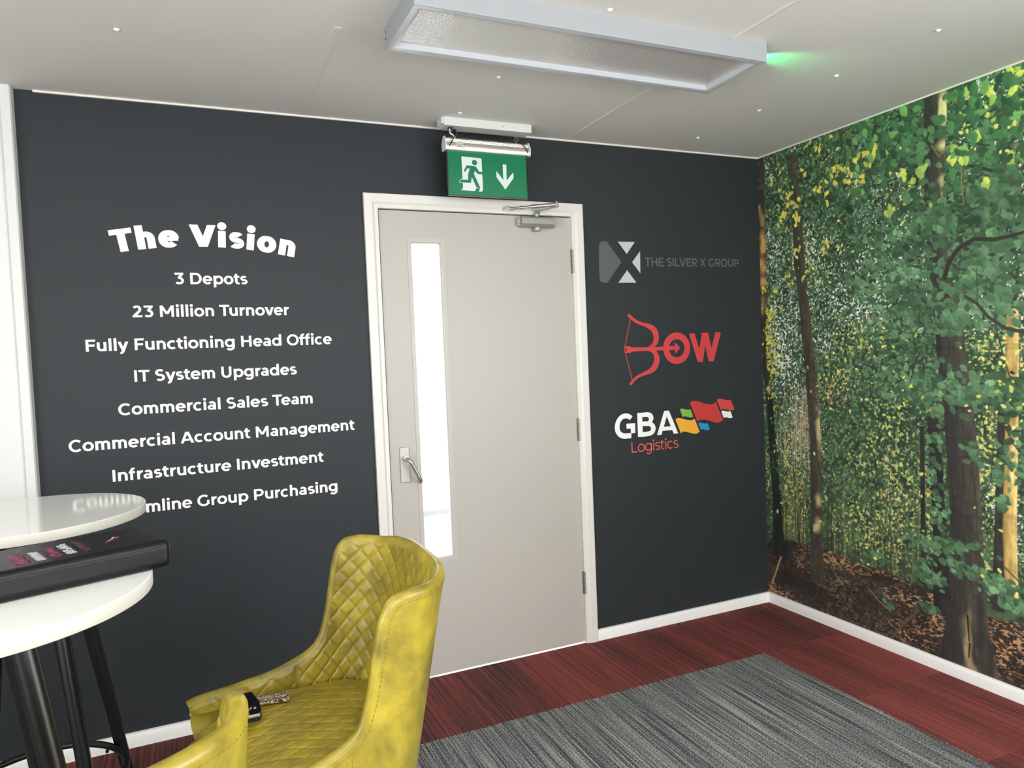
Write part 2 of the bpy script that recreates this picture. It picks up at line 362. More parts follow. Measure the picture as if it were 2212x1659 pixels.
local(MB().box(-3,4.235,2.21,8,4.25,2.235).box(-3,4.235,2.165,8,4.25,2.18).box(-3,4.235,2.08,8,4.25,2.095).box(-3,4.235,2.055,8,4.25,2.063),oB).build('fascia_band',M['outline'],bt)
local(MB().box(2.085,4.236,-.1,2.1,4.25,1.98).box(1.9,4.236,1.975,2.02,4.25,1.987),oB).build('door_edging',M['outline'],bt)
local(MB().box(-3,4.22,-.25,8,4.25,-.2),oB).build('base_strip',M['outline'],bt)

# ------------------------------------------------------------------ forest wallpaper on the right wall
# ---- printed forest picture: painted as numbers per mesh vertex (the print's own inks) ----
def paint_mural(res, S, Z):
    rng=np.random.default_rng(7)
    nc=int(S/res)+1; nr=int(Z/res)+1
    ss=np.arange(nc)*res; zz=np.arange(nr)*res
    SS,ZZ=np.meshgrid(ss,zz)
    def noise(fs,fz,seed):
        r=np.random.default_rng(seed); gx=int(S*fs)+3; gz=int(Z*fz)+3
        g=r.random((gz,gx)); x=SS*fs; z=ZZ*fz
        xi=x.astype(int); zi=z.astype(int); fx=x-xi; fy=z-zi
        fx=fx*fx*(3-2*fx); fy=fy*fy*(3-2*fy)
        return (g[zi,xi]*(1-fx)+g[zi,xi+1]*fx)*(1-fy)+(g[zi+1,xi]*(1-fx)+g[zi+1,xi+1]*fx)*fy
    def fbm(f,seed,k=4): return sum(noise(f*2**i,f*2**i,seed+i)*.5**i for i in range(k))/sum(.5**i for i in range(k))
    img=np.zeros((nr,nc,3),np.float32)
    def lerp(a,b,t): return a+(np.array(b,float)-a)*t[...,None]
    up=np.clip((ZZ-.55)/.6,0,1)
    img[:]=np.array([62,82,62]); img=lerp(img,(42,70,56),up)
    n=fbm(14,11); n2=fbm(60,31,2)
    img*= (.72+.56*n)[...,None]
    img=lerp(img,(30,42,38),np.clip((.47-fbm(22,91))*6,0,.75))
    def blob(lst):
        m=np.zeros((nr,nc))
        for (s,z,rs,rz,d) in lst: m=np.maximum(m,d*np.exp(-((SS-s)/rs)**2-((ZZ-z)/rz)**2))
        return m
    SKY=[(0.1523,1.4147,0.128,0.2874,0.95),(0.2142,1.0926,0.0934,0.1429,0.8),(0.0791,1.8423,0.099,0.1925,0.6),(0.3429,1.8406,0.1158,0.1353,0.75),(0.4768,1.6131,0.1626,0.0877,0.55),(0.6062,1.5485,0.1771,0.0743,0.95),(0.6857,1.7604,0.1449,0.0825,0.75),(0.368,1.7131,0.0716,0.2699,0.6),(0.4154,1.3946,0.0841,0.0673,0.7),(0.7414,1.5896,0.0703,0.102,0.8),(0.7744,2.0298,0.0686,0.0797,0.6),(0.8041,1.8243,0.0676,0.1194,0.75),(0.0619,2.2916,0.0397,0.0953,0.7),(0.6207,2.1256,0.0498,0.0623,0.45),(0.6656,1.9395,0.0438,0.0722,0.65),(0.3894,1.9568,0.0706,0.0444,0.5),(0.9526,1.6669,0.1242,0.0957,0.45),(1.3118,1.5647,0.0412,0.0479,0.9),(1.1663,2.3168,0.0269,0.07,0.6),(1.2454,2.3246,0.0511,0.0852,0.55),(1.173,2.1562,0.0537,0.1054,0.4),(1.333,1.9936,0.0323,0.1339,0.5),(1.2718,1.7159,0.0676,0.0863,0.45),(1.3186,1.4355,0.0411,0.0686,0.6),(1.1991,1.4599,0.0534,0.0713,0.45),(0.2559,0.953,0.1223,0.1421,0.6),(1.31,0.6696,0.0234,0.106,0.6),(1.2075,0.7579,0.0214,0.1093,0.4)]
    LIME=[(0.0322,1.4681,0.1084,0.1354,1),(0.4664,1.2377,0.1368,0.1112,0.6),(0.6399,1.3877,0.1493,0.0845,0.5),(0.8029,0.6896,0.0916,0.2477,0.6),(0.6563,0.5145,0.2245,0.1298,0.75),(1.2102,0.9575,0.0801,0.3073,0.95),(1.2299,1.1206,0.1052,0.0714,0.7),(0.9343,0.6722,0.0636,0.159,0.6),(0.8574,1.1617,0.1103,0.1201,0.5),(1.2327,1.334,0.1046,0.0886,0.7),(1.1568,2.2847,0.1084,0.1055,0.6),(1.2943,2.1895,0.0826,0.1011,0.7),(0.1726,2.2063,0.157,0.1396,0.35),(0.4667,2.2266,0.2435,0.1078,0.3),(0.8751,2.047,0.0863,0.116,0.55),(0.3419,1.8068,0.174,0.1354,0.45),(0.7637,1.0144,0.14,0.124,0.45),(0.2152,0.6385,0.1878,0.2173,0.5),(0.2105,0.4932,0.1886,0.1214,0.5),(1.1871,0.571,0.0727,0.1661,0.7),(0.6395,0.8554,0.1503,0.1075,0.35),(1.3157,1.177,0.0661,0.104,0.6)]
    WARM=[(0.6033,1.4315,0.1269,0.0639,0.7),(0.464,1.1485,0.0823,0.067,0.6),(0.7277,1.5086,0.0591,0.0616,0.5),(0.1884,0.7792,0.1583,0.1694,0.55),(1.126,1.446,0.0559,0.0731,0.4),(1.2841,1.3331,0.0674,0.0697,0.7),(0.9358,0.7516,0.0318,0.1189,0.6),(0.7673,0.642,0.0468,0.2506,0.5),(0.03,1.4065,0.0339,0.148,0.5),(1.3111,2.218,0.0408,0.0837,0.7)]
    sky=blob(SKY); lime=blob(LIME)*.8; warm=blob(WARM)
    hf=fbm(130,51,2)
    hg=fbm(95,61,2); hw=fbm(110,71,2)
    img=lerp(img,(120,150,95),np.clip((hg-.60+.16*lime)*9,0,.75)*(ZZ>.45))
    img=lerp(img,(196,192,110),np.clip((hg-.74+.26*lime)*9,0,.9)*(lime>.12))
    img=lerp(img,(205,178,120),np.clip((hw-.72+.22*warm)*9,0,.9)*(warm>.12))
    img=lerp(img,(214,222,236),np.clip((hf-.72+.22*sky)*11,0,1)*.9*(sky>.06))
    def stampable(s0,s1,z0,z1):
        c0=max(int(s0/res),0); c1=min(int(s1/res)+2,nc); r0=max(int(z0/res),0); r1=min(int(z1/res)+2,nr)
        return c0,c1,r0,r1
    def leaf(s,z,L,w,a,col,vein=0):
        c0,c1,r0,r1=stampable(s-L,s+L,z-L,z+L)
        if c1<=c0 or r1<=r0: return
        X=SS[r0:r1,c0:c1]-s; Y=ZZ[r0:r1,c0:c1]-z
        ca,sa=np.cos(a),np.sin(a); u=(X*ca+Y*sa)/(L*.5); v=(-X*sa+Y*ca)/(w*.5)
        prof=np.clip(1-u*u,0,1)**.8*(1-.25*u)
        m=np.clip((prof-np.abs(v)-.55*(hf[r0:r1,c0:c1]-.5))*4,0,1)*(np.abs(u)<1)
        c=np.array(col,float)
        tone=1+.10*np.sign(v)*vein-.16*vein*np.exp(-(v/.12)**2)
        img[r0:r1,c0:c1]+= (c*tone[...,None]-img[r0:r1,c0:c1])*m[...,None]
    def line(P,w0,w1,col,jit=0,al=1.):
        P=np.array(P,float)
        for k in range(len(P)-1):
            a=P[k];b=P[k+1];t0=k/(len(P)-1);t1=(k+1)/(len(P)-1)
            wm=max(w0,w1)
            c0,c1,r0,r1=stampable(min(a[0],b[0])-wm,max(a[0],b[0])+wm,min(a[1],b[1])-wm,max(a[1],b[1])+wm)
            if c1<=c0 or r1<=r0: continue
            X=SS[r0:r1,c0:c1];Y=ZZ[r0:r1,c0:c1]; d=b-a; L2=d@d+1e-12
            t=np.clip(((X-a[0])*d[0]+(Y-a[1])*d[1])/L2,0,1)
            D=np.hypot(X-a[0]-t*d[0],Y-a[1]-t*d[1]); w=(w0+(w1-w0)*(t0+(t1-t0)*t))*.5
            m=np.clip((w-D)/res+.5,0,1)*al
            img[r0:r1,c0:c1]+=(np.array(col,float)-img[r0:r1,c0:c1])*m[...,None]
    ground=[(-0.0617,0.3248),(0.143,0.3697),(0.3283,0.3798),(0.4427,0.3784),(0.5765,0.3612),(0.7016,0.358),(0.8411,0.3486),(1.0108,0.3163),(1.1464,0.2905),(1.326,0.3116)]
    gz=np.interp(SS,[p[0] for p in ground],[p[1] for p in ground])
    # distant and middle foliage
    def at(m,i): return m
    G=[(44,70,54),(56,90,66),(72,110,80),(94,132,100),(50,78,56)]
    N=13000
    s=rng.random(N)*S; z=.35+rng.random(N)*(Z-.35)
    for i in range(N):
        r=min(int(z[i]/res),nr-1);c=min(int(s[i]/res),nc-1)
        if z[i]<gz[r,c]-.02: continue
        k=rng.random(); lm=lime[r,c]; sk=sky[r,c]
        if sk*.8>rng.random(): continue
        if k<lm*.35: col=(150+40*rng.random(),165+25*rng.random(),80+20*rng.random())
        elif k<lm*.6: col=(110,150,95)
        else: col=G[rng.integers(5)]
        f=.8+.4*rng.random(); L=.010+.016*rng.random()
        if z[i]<1.2: L*=.8; f*=.92
        leaf(s[i],z[i],L,L*.6,rng.random()*6.3,np.array(col)*f)
    # thin far stems
    for i in range(95):
        s0=rng.choice([rng.uniform(.1,.33),rng.uniform(.4,.95)]); z0=np.interp(s0,[p[0] for p in ground],[p[1] for p in ground])-.01
        h=.12+.35*rng.random(); c=[(40,42,38),(150,145,95),(95,90,65),(45,48,42)][rng.integers(4)]
        line([(s0,z0),(s0+.02*rng.normal(),z0+h)],.003+.004*rng.random(),.002,c,al=.6)
    for i in range(60):
        s0=rng.uniform(.12,.34); line([(s0,.75+.2*rng.random()),(s0+.01*rng.normal(),1.0+.2*rng.random())],.004,.003,(165,150,120),al=.7)
    # forest floor
    gm=np.clip((gz-ZZ)/.012+ (fbm(50,5,2)-.5)*1.6,0,1)
    lit=noise(75,150,13)*.5+noise(170,330,23)*.5
    fl=np.zeros_like(img); fl[:]=(50,42,40); fl*=(.65+.7*fbm(9,77))[...,None]
    fl=lerp(fl,(104,84,72),np.clip((lit-.53)*6,0,.85))
    fl=lerp(fl,(34,34,36),np.clip((.40-lit)*8,0,.7))
    GL=[(0.037,-0.0207,0.1545,0.1028,0.9),(0.1924,-0.0712,0.1914,0.0744,0.6),(0.6779,0.3862,0.1234,0.0345,1),(0.7962,0.3677,0.1386,0.0293,0.9),(0.438,0.2054,0.1406,0.0416,0.5),(0.4964,0.3346,0.1634,0.0318,0.7),(1.2965,0.2213,0.051,0.054,1),(1.2355,0.1814,0.0531,0.092,0.5),(0.8168,0.2593,0.0914,0.0292,0.5),(0.4024,-0.0601,0.1724,0.033,0.7),(0.2356,0.3058,0.056,0.0728,0.6),(0.9886,0.2112,0.0413,0.0993,0.5),(0.9696,0.3042,0.0417,0.0398,0.6),(0.8812,0.1356,0.1323,0.0822,0.3)]
    gl=blob(GL); fl=lerp(fl,(176,132,94),np.clip((lit-.62+.2*gl)*8,0,.95)*(gl>.1))
    fl=lerp(fl,(26,28,31),blob([(0.231,0.1598,0.1874,0.0732,0.8),(0.5724,0.1986,0.2096,0.0402,0.7),(0.9852,0.0119,0.1038,0.08,0.7),(0.1418,0.3325,0.1302,0.0992,0.6),(0.815,0.1758,0.1374,0.0376,0.45),(0.7006,0.3107,0.1219,0.0258,0.5)]))
    fl=lerp(fl,(70,86,70),blob([(0.4113,0.2557,0.1139,0.0605,0.5),(0.5737,0.2499,0.157,0.0446,0.35)])*np.clip((lit-.45)*6,0,1))
    img[:]=img*(1-gm[...,None])+fl*gm[...,None]
    for P,w,c in [(((0.1077,0.2875),(0.0717,0.2038),(0.0278,0.1037)),.012,(150,118,90)),(((0.8938,0.2252),(0.8258,0.1481),(0.7546,0.055)),.011,(80,68,60)),(((0.7258,0.1474),(0.7905,0.0946),(0.8349,0.0372)),.005,(110,90,75)),(((0.1368,0.1833),(0.3211,0.1373),(0.4364,0.1475)),.004,(40,36,34)),(((0.6499,0.2428),(0.6981,0.203),(0.7573,0.1785)),.006,(120,100,85))]: line(P,w,w,c)
    # trunks: centre line, widths, dark/light sides, bark
    def trunk(P,W,left,right,litcol,lits,seed,soft=.0):
        P=np.array(P,float); o=np.argsort(P[:,1]); P=P[o]; W=np.array(W,float)[o]
        cx=np.interp(ZZ,P[:,1],P[:,0]); w=np.interp(ZZ,P[:,1],W)
        u=(SS-cx)/(w*.5); m=np.clip((1-np.abs(u))*w*.5/res+.5,0,1)*(ZZ>=P[0,1])*(ZZ<=P[-1,1])
        nb=noise(90,14,seed)*.6+noise(220,40,seed+1)*.4
        t=np.clip(u*.5+.5,0,1)**1.3
        c=np.array(left,float)*(1-t[...,None])+np.array(right,float)*t[...,None]
        c=c*(.75+.5*nb)[...,None]
        ring=np.clip((noise(6,34,seed+5)-.72)*6,0,.5); c=c*(1-ring[...,None]*.22)
        L=np.clip(blob(lits)*1.6-.55+ (noise(30,30,seed+3)-.5)*1.3,0,1)
        c=c+(np.array(litcol,float)*(.85+.3*nb[...,None])-c)*L[...,None]
        img[:]=img*(1-m[...,None])+c*m[...,None]
    trunk([(0.022,2.3982),(0.0121,1.8513),(0.0162,1.3077),(0.0389,1.1839)],[.06,.07,.06,.05],(36,38,38),(66,54,44),(178,138,76),[(0.0146,1.8264,0.0476,0.2689,1),(0.0167,2.071,0.0407,0.097,0.8)],101)
    trunk([(0.0394,1.1963),(0.0554,0.8873),(0.0776,0.5672),(0.0873,0.2702)],[.045,.05,.06,.085],(34,40,40),(30,34,36),(160,140,90),[(0.0514,1.1545,0.0269,0.0346,1)],102)
    trunk([(0.2336,2.3538),(0.2618,2.0943),(0.2741,1.816),(0.3035,1.5134),(0.3298,1.2133),(0.35,0.9144),(0.344,0.6122),(0.3386,0.3305),(0.3402,0.1852)],[.062,.064,.066,.066,.068,.07,.072,.082,.1],(50,52,48),(74,66,56),(176,162,116),[(0.3749,0.974,0.0259,0.1263,1),(0.3524,0.602,0.0322,0.0514,1),(0.3435,0.4955,0.0323,0.0517,1),(0.3705,0.8243,0.0173,0.0462,0.7),(0.3606,1.0763,0.0232,0.046,0.6)],103)
    trunk([(0.924,1.0263),(0.9216,0.6699),(0.9187,0.2892)],[.02,.022,.03],(36,36,38),(44,42,40),(150,130,90),[],104)
    trunk([(0.9728,1.0688),(0.9838,0.8758),(0.9951,0.5858),(1.0013,0.235)],[.05,.055,.06,.08],(34,34,36),(42,42,40),(150,130,90),[],105)
    trunk([(1.259,1.228),(1.2516,0.9083),(1.2413,0.6376),(1.2303,0.326)],[.035,.038,.042,.05],(44,44,46),(48,48,50),(150,130,90),[],106)
    trunk([(1.2999,1.54),(1.294,1.1762),(1.2859,0.9125),(1.2776,0.6452),(1.2832,0.3963)],[.042,.046,.05,.052,.05],(160,130,72),(214,186,116),(226,200,130),[(1.2956,0.8785,0.0202,0.2115,0.8)],107)
    trunk([(0.9068,2.3465),(0.9098,2.1735),(0.9072,2.0397)],[.03,.032,.04],(28,34,32),(36,40,36),(150,130,90),[],108)
    trunk([(1.2617,2.2678),(1.2741,2.1787),(1.2929,2.0713),(1.3074,1.898)],[.035,.045,.05,.05],(60,64,54),(84,80,64),(150,130,90),[],112)
    T3=[(1.0111,2.4334),(1.0043,2.2784),(0.9974,2.1128),(0.9908,1.9644),(1.0079,1.7921),(1.0272,1.6394),(1.046,1.469),(1.0589,1.2999),(1.083,1.1131),(1.0987,0.8898),(1.1084,0.6472),(1.1066,0.4013),(1.1056,0.211),(1.1094,0.0787),(1.1109,-0.0739)]
    trunk(T3,[.102,.1,.09,.084,.09,.108,.118,.125,.128,.13,.136,.150,.180,.24,.36],(44,43,46),(70,66,61),(196,184,136),[(1.0372,2.3509,0.0272,0.1367,1.1),(1.0345,2.1863,0.0254,0.055,0.9),(1.032,2.0392,0.0235,0.0738,0.8),(1.0639,1.6074,0.0174,0.063,1.1),(1.0794,1.3705,0.0154,0.0112,0.7)],109)
    def dark(lst,col): 
        L=blob(lst); img[:]=lerp(img,col,np.clip(L*1.3-.2+(noise(34,24,301)-.5)*.7,0,1))
    dark([(0.9726,2.3069,0.0142,0.1676,1),(0.9935,1.6621,0.0242,0.1134,1.2),(0.9992,1.5288,0.0181,0.0758,1),(1.0576,0.9795,0.0235,0.3412,0.55),(1.0482,0.1529,0.0399,0.1368,0.9),(1.1612,0.2858,0.0185,0.3005,0.9),(1.1987,0.0939,0.0182,0.1121,0.9),(1.1248,0.0941,0.0419,0.0191,1)],(44,44,48))
    img[:]=lerp(img,(152,136,98),np.clip(blob([(1.1105,0.1555,0.0249,0.115,1.2),(1.1198,0.2726,0.019,0.0761,0.8),(1.1253,0.3877,0.0189,0.0454,0.5),(1.1391,0.0426,0.0302,0.0477,0.7)])*1.5-.5+(noise(40,16,311)-.5)*1.1,0,.9))
    for P in (((1.1084,0.269),(1.1114,0.2129),(1.1145,0.1664)),((1.1162,0.1575),(1.1116,0.0986))): line(P,.008,.005,(30,28,28))
    for P in (((1.0381,0.9892),(1.081,0.9855),(1.138,0.9943)),((1.0698,1.2531),(1.1138,1.2571)),((1.1368,0.9129),(1.1492,0.7481),(1.1535,0.5261)),((1.0604,0.9136),(1.118,0.9145))): line(P,.004,.004,(40,38,38),al=.7)
    # near leaves, flat green
    FG=[(62,100,74),(72,112,84),(80,120,90),(54,88,66),(92,134,100)]
    reg=[(0.8024,1.7446,0.2035,0.1796,150),(1.2483,1.8758,0.137,0.1557,170),(1.2022,1.6907,0.1593,0.1237,130),(0.8654,1.5589,0.1967,0.138,120),(1.2354,1.5458,0.1562,0.1054,90),(1.065,1.1968,0.2532,0.0526,90),(0.9223,1.1638,0.1274,0.0785,50),(1.2478,1.157,0.1212,0.0532,60),(1.0496,1.4501,0.0665,0.0337,22),(1.0213,1.5271,0.0517,0.0414,14),(1.0174,1.8842,0.0714,0.0931,60),(0.8286,1.9194,0.1555,0.1772,90),(0.6968,2.2303,0.2626,0.1012,150),(0.8949,2.1775,0.0638,0.1149,50),(0.2045,2.2223,0.1855,0.1384,70),(0.4345,2.059,0.2205,0.1312,90),(1.2077,2.094,0.1227,0.1044,70),(0.5865,1.7738,0.2296,0.1695,110),(1.2098,2.2502,0.1572,0.0692,50),(0.9124,2.3066,0.042,0.1138,24),(1.3052,0.9849,0.0668,0.1575,36),(0.9526,0.5175,0.1157,0.0278,36),(1.0741,0.5491,0.0976,0.0172,24),(0.9292,0.3924,0.0534,0.0603,24),(1.0728,0.4648,0.0665,0.0192,22),(1.1487,0.4504,0.0634,0.0188,20),(1.2473,0.4221,0.0788,0.0364,34),(1.2981,0.365,0.0593,0.0251,22),(0.9915,0.3794,0.0329,0.0316,8),(0.9264,0.2413,0.0472,0.0202,9),(0.758,0.2104,0.0284,0.017,4),(0.6662,0.4092,0.0695,0.0216,24),(0.0903,0.7426,0.0598,0.0744,26),(0.1532,0.6775,0.0967,0.049,16),(0.9793,0.8558,0.033,0.117,24),(0.9958,0.6249,0.0286,0.1173,18),(1.1556,0.9335,0.0553,0.0331,10),(0.1661,1.0664,0.1276,0.1447,40),(0.724,1.3438,0.2139,0.124,90),(1.252,0.8012,0.0278,0.1613,18)]
    for (s0,z0,rs,rz,n_) in reg:
        for i in range(int(n_*1.5)):
            s_=s0+rs*rng.normal()*.6; z_=z0+rz*rng.normal()*.6
            near=np.clip((s_-.25)/.8,0,1); L=(.021+.024*near)*(.6+.7*rng.random())
            if z_<1.05: L*=.85
            if not(0<=s_<S and 0<=z_<Z): continue
            col=np.array(FG[rng.integers(5)])*(.86+.22*rng.random())*(.62+.72*n[int(z_/res),int(s_/res)])
            if z_>1.75: col=col*np.array([.88,.92,.88])
            if s_<.5: col=col*np.array([.82,.86,.84])
            if rng.random()<.07 and z_>1.2: col=np.array((44,52,50)); L*=.6
            leaf(s_,z_,L,L*.62,rng.normal()*.6-.6+3.14*(rng.random()<.3),col,vein=.28)
    # branches
    bk=(46,42,42)
    for P,w0,w1,c in [(((1.3706,1.7749),(1.3059,1.7655),(1.2382,1.761),(1.1585,1.7755),(1.0968,1.7507),(1.0537,1.7014),(1.0331,1.6387)),.012,.021,bk),(((1.1183,1.5562),(1.164,1.5251),(1.2081,1.4682),(1.2683,1.4243),(1.3667,1.3958)),.012,.014,(52,52,50)),(((1.0583,2.2162),(1.1005,2.2273),(1.1741,2.2299),(1.2616,2.2542),(1.3757,2.2697)),.016,.011,(48,54,48)),(((0.8276,2.0873),(0.7524,2.0809),(0.6933,2.0841),(0.649,2.0672),(0.594,2.0687),(0.541,2.0159),(0.4726,1.9532),(0.3889,1.9391),(0.3301,1.8992)),.007,.004,(40,46,42)),(((0.8272,2.0677),(0.7493,1.9443),(0.6891,1.9043),(0.6136,1.8439),(0.5348,1.7808)),.005,.003,(36,46,42)),(((1.0659,2.2049),(1.109,2.169),(1.1547,2.1437),(1.222,2.118)),.005,.006,(40,46,44)),(((0.9885,2.1805),(1.0177,2.1299),(1.0612,2.1551),(1.1082,2.117),(1.1479,2.0476)),.007,.007,(110,88,60)),(((1.1389,2.0624),(1.1804,2.0449),(1.2243,2.0236)),.011,.012,(40,40,44)),(((1.234,1.4401),(1.2586,1.3335),(1.2831,1.2458),(1.316,1.2029)),.006,.005,(50,52,50)),(((1.0576,1.7009),(1.0879,1.6693),(1.1199,1.6581)),.006,.004,(44,44,44)),(((0.7617,1.4554),(0.8626,1.4205),(0.9891,1.4114)),.004,.005,(56,60,56)),(((0.941,1.3784),(0.8925,1.2814),(0.8692,1.2019)),.005,.004,(50,52,50)),(((0.9414,1.057),(1.0024,1.013),(1.0307,1.0248)),.009,.012,(40,40,42)),(((1.1389,1.0608),(1.1749,1.0086),(1.2194,0.9854)),.006,.004,(44,48,46)),(((1.2208,0.9586),(1.2085,0.8307),(1.1677,0.7512)),.004,.004,(46,50,46)),(((1.2552,1.0599),(1.2974,1.0366),(1.363,1.0333)),.008,.01,(52,54,52)),(((1.2637,1.0516),(1.2968,0.984),(1.3328,0.9442)),.005,.005,(50,52,48)),(((1.1725,0.5677),(1.2224,0.5336),(1.2741,0.4924),(1.3324,0.446)),.005,.005,(60,62,56)),(((0.6067,1.5697),(0.5675,1.5364),(0.5276,1.5109)),.007,.004,(50,56,54)),(((0.4158,1.113),(0.518,1.1503),(0.6097,1.1791)),.004,.003,(48,56,50)),(((1.1115,2.0927),(1.1101,2.0027),(1.1182,1.9196)),.004,.005,(130,110,80)),(((1.0947,1.8606),(1.0897,1.7792)),.004,.004,(50,54,50)),(((1.1659,1.6597),(1.1678,1.5338)),.003,.003,(50,54,50))]: line(P,w0,w1,c)
    for i in range(70):
        s0=rng.uniform(.05,1.3); z0=rng.uniform(1.0,2.3); a=rng.uniform(-.9,.6); L=.06+.14*rng.random()
        line([(s0,z0),(s0+L*.5*np.cos(a),z0+L*.5*np.sin(a)+.01),(s0+L*np.cos(a),z0+L*np.sin(a)-.01)],.003,.002,(40,50,46),al=.8)
    # sunlit yellow leaves
    yl=[(0.3355,2.3603),(0.3589,2.3694),(0.3197,2.2294),(0.3174,2.2503),(0.2275,2.1661),(0.246,2.1712),(0.2173,2.1382),(0.2618,2.0943),(0.2376,2.0992),(0.2682,2.1067),(0.2553,2.0818),(0.3064,2.0852),(0.2063,2.0869),(0.1679,2.0663),(0.1866,2.0581),(0.1638,2.0388),(0.1794,2.0313),(0.1474,2.0277),(0.2665,2.052),(0.2716,2.0234),(0.2593,2.0165),(0.2803,2.0149),(0.2581,1.9798),(0.2462,1.9866),(0.389,2.135),(0.3804,2.1325),(0.6632,2.2434),(0.6775,2.2314),(0.7063,2.2278),(0.7162,2.2454),(0.7306,2.2536),(0.6156,2.2228),(0.6256,2.2243),(0.6813,2.1894),(0.4933,2.2113),(0.512,2.211),(0.5276,2.2028),(0.5404,2.1911),(0.5506,2.1801),(0.5702,2.1373),(0.5673,2.1253),(0.5811,2.1643),(0.5792,2.19),(0.4996,2.1494),(0.5019,2.1359),(0.4823,2.2054),(0.4738,2.1901),(0.4564,2.0546),(0.4614,2.0404),(0.4317,2.1563),(0.4482,2.1547),(0.4524,2.1079),(0.4431,1.877),(0.4455,1.8656),(0.4337,1.8387),(0.2665,1.8632),(0.2479,1.852),(0.3922,2.3381),(0.4087,2.3247),(0.0934,2.2481),(0.1028,2.2341),(0.1288,2.2352),(0.2039,1.7315),(0.2123,1.7024),(0.0067,1.7042),(0.0399,1.6813),(0.0963,1.6759),(0.796,1.9734),(0.7726,1.95),(0.8022,1.9482),(0.9398,2.0933),(0.9292,2.0882),(0.9482,2.0988),(0.6627,2.124),(0.6751,2.1335),(0.6205,2.1173),(1.1641,2.1658),(1.1731,2.1597),(0.9033,2.0599),(0.8758,2.0818),(0.8907,2.0705),(1.1175,2.1145),(1.0915,2.1341),(1.0764,2.1436),(1.1084,2.1349),(1.0834,2.1054),(1.1267,2.1085),(1.1012,2.2739),(1.1265,2.339),(1.1211,2.3498),(1.3041,2.3177),(1.2926,2.3251),(1.312,2.2932),(1.2384,2.3099),(1.2364,2.2899),(1.2965,2.3742),(1.3208,2.3486),(1.3006,2.0269),(1.2961,2.062),(1.2025,1.9727),(1.215,1.9839),(0.2951,1.7213),(0.1726,1.735)]
    for (s_,z_) in yl:
        near=np.clip((s_-.2)/.9,0,1)
        for q in range(2):
            L=(.026+.018*near)*(.7+.5*rng.random()); c=np.array([(205,196,78),(186,186,72),(160,170,70)][rng.integers(3)])
            if s_>.75: c=np.array([(150,180,80),(190,196,84),(130,165,84)][rng.integers(3)])
            leaf(s_+.008*rng.normal(),z_+.008*rng.normal(),L,L*.6,-1.2+.7*rng.normal(),c,vein=.28)
    for i in range(120):   # bright spray by the corner
        s_=.03+.05*abs(rng.normal()); z_=1.36+.13*rng.normal(); L=.016+.012*rng.random(); leaf(s_,z_,L,L*.6,rng.random()*6.3,[(196,188,70),(170,172,66),(150,160,64)][rng.integers(3)])
    for i in range(330):   # small lit leaves
        k=LIME[rng.integers(len(LIME))]
        if k[1]<1.0 and rng.random()<.5: continue
        s_=k[0]+k[2]*rng.normal()*.7; z_=k[1]+k[3]*rng.normal()*.7
        L=.013+.013*rng.random(); leaf(s_,z_,L,L*.6,rng.random()*6.3,[(190,190,82),(150,172,80),(205,200,110)][rng.integers(3)])
    # upper leaves by the ceiling
    for i in range(260):
        s_=rng.uniform(0,1.4); z_=rng.uniform(2.0,2.4); near=np.clip((s_-.2)/.9,0,1); L=(.03+.03*near)*(.7+.5*rng.random())
        if .93<s_<1.06: continue
        col=np.array([(44,84,58),(52,96,64),(62,112,70),(38,70,52),(96,150,84)][rng.integers(5)])*(.85+.25*rng.random())
        if s_<.6: col=col*.78
        leaf(s_,z_,L,L*.62,rng.normal()*.7-1.2,col,vein=.28)
    img*= (.94+.12*n2)[...,None]
    g=img.mean(-1,keepdims=True); img[:]=(g+(img-g)*.86)*.94+9
    img[:]=((img/255-.34)*1.14+.365)*255*np.array([1.05,1.03,.95])
    return np.clip(img,9,250)/255.

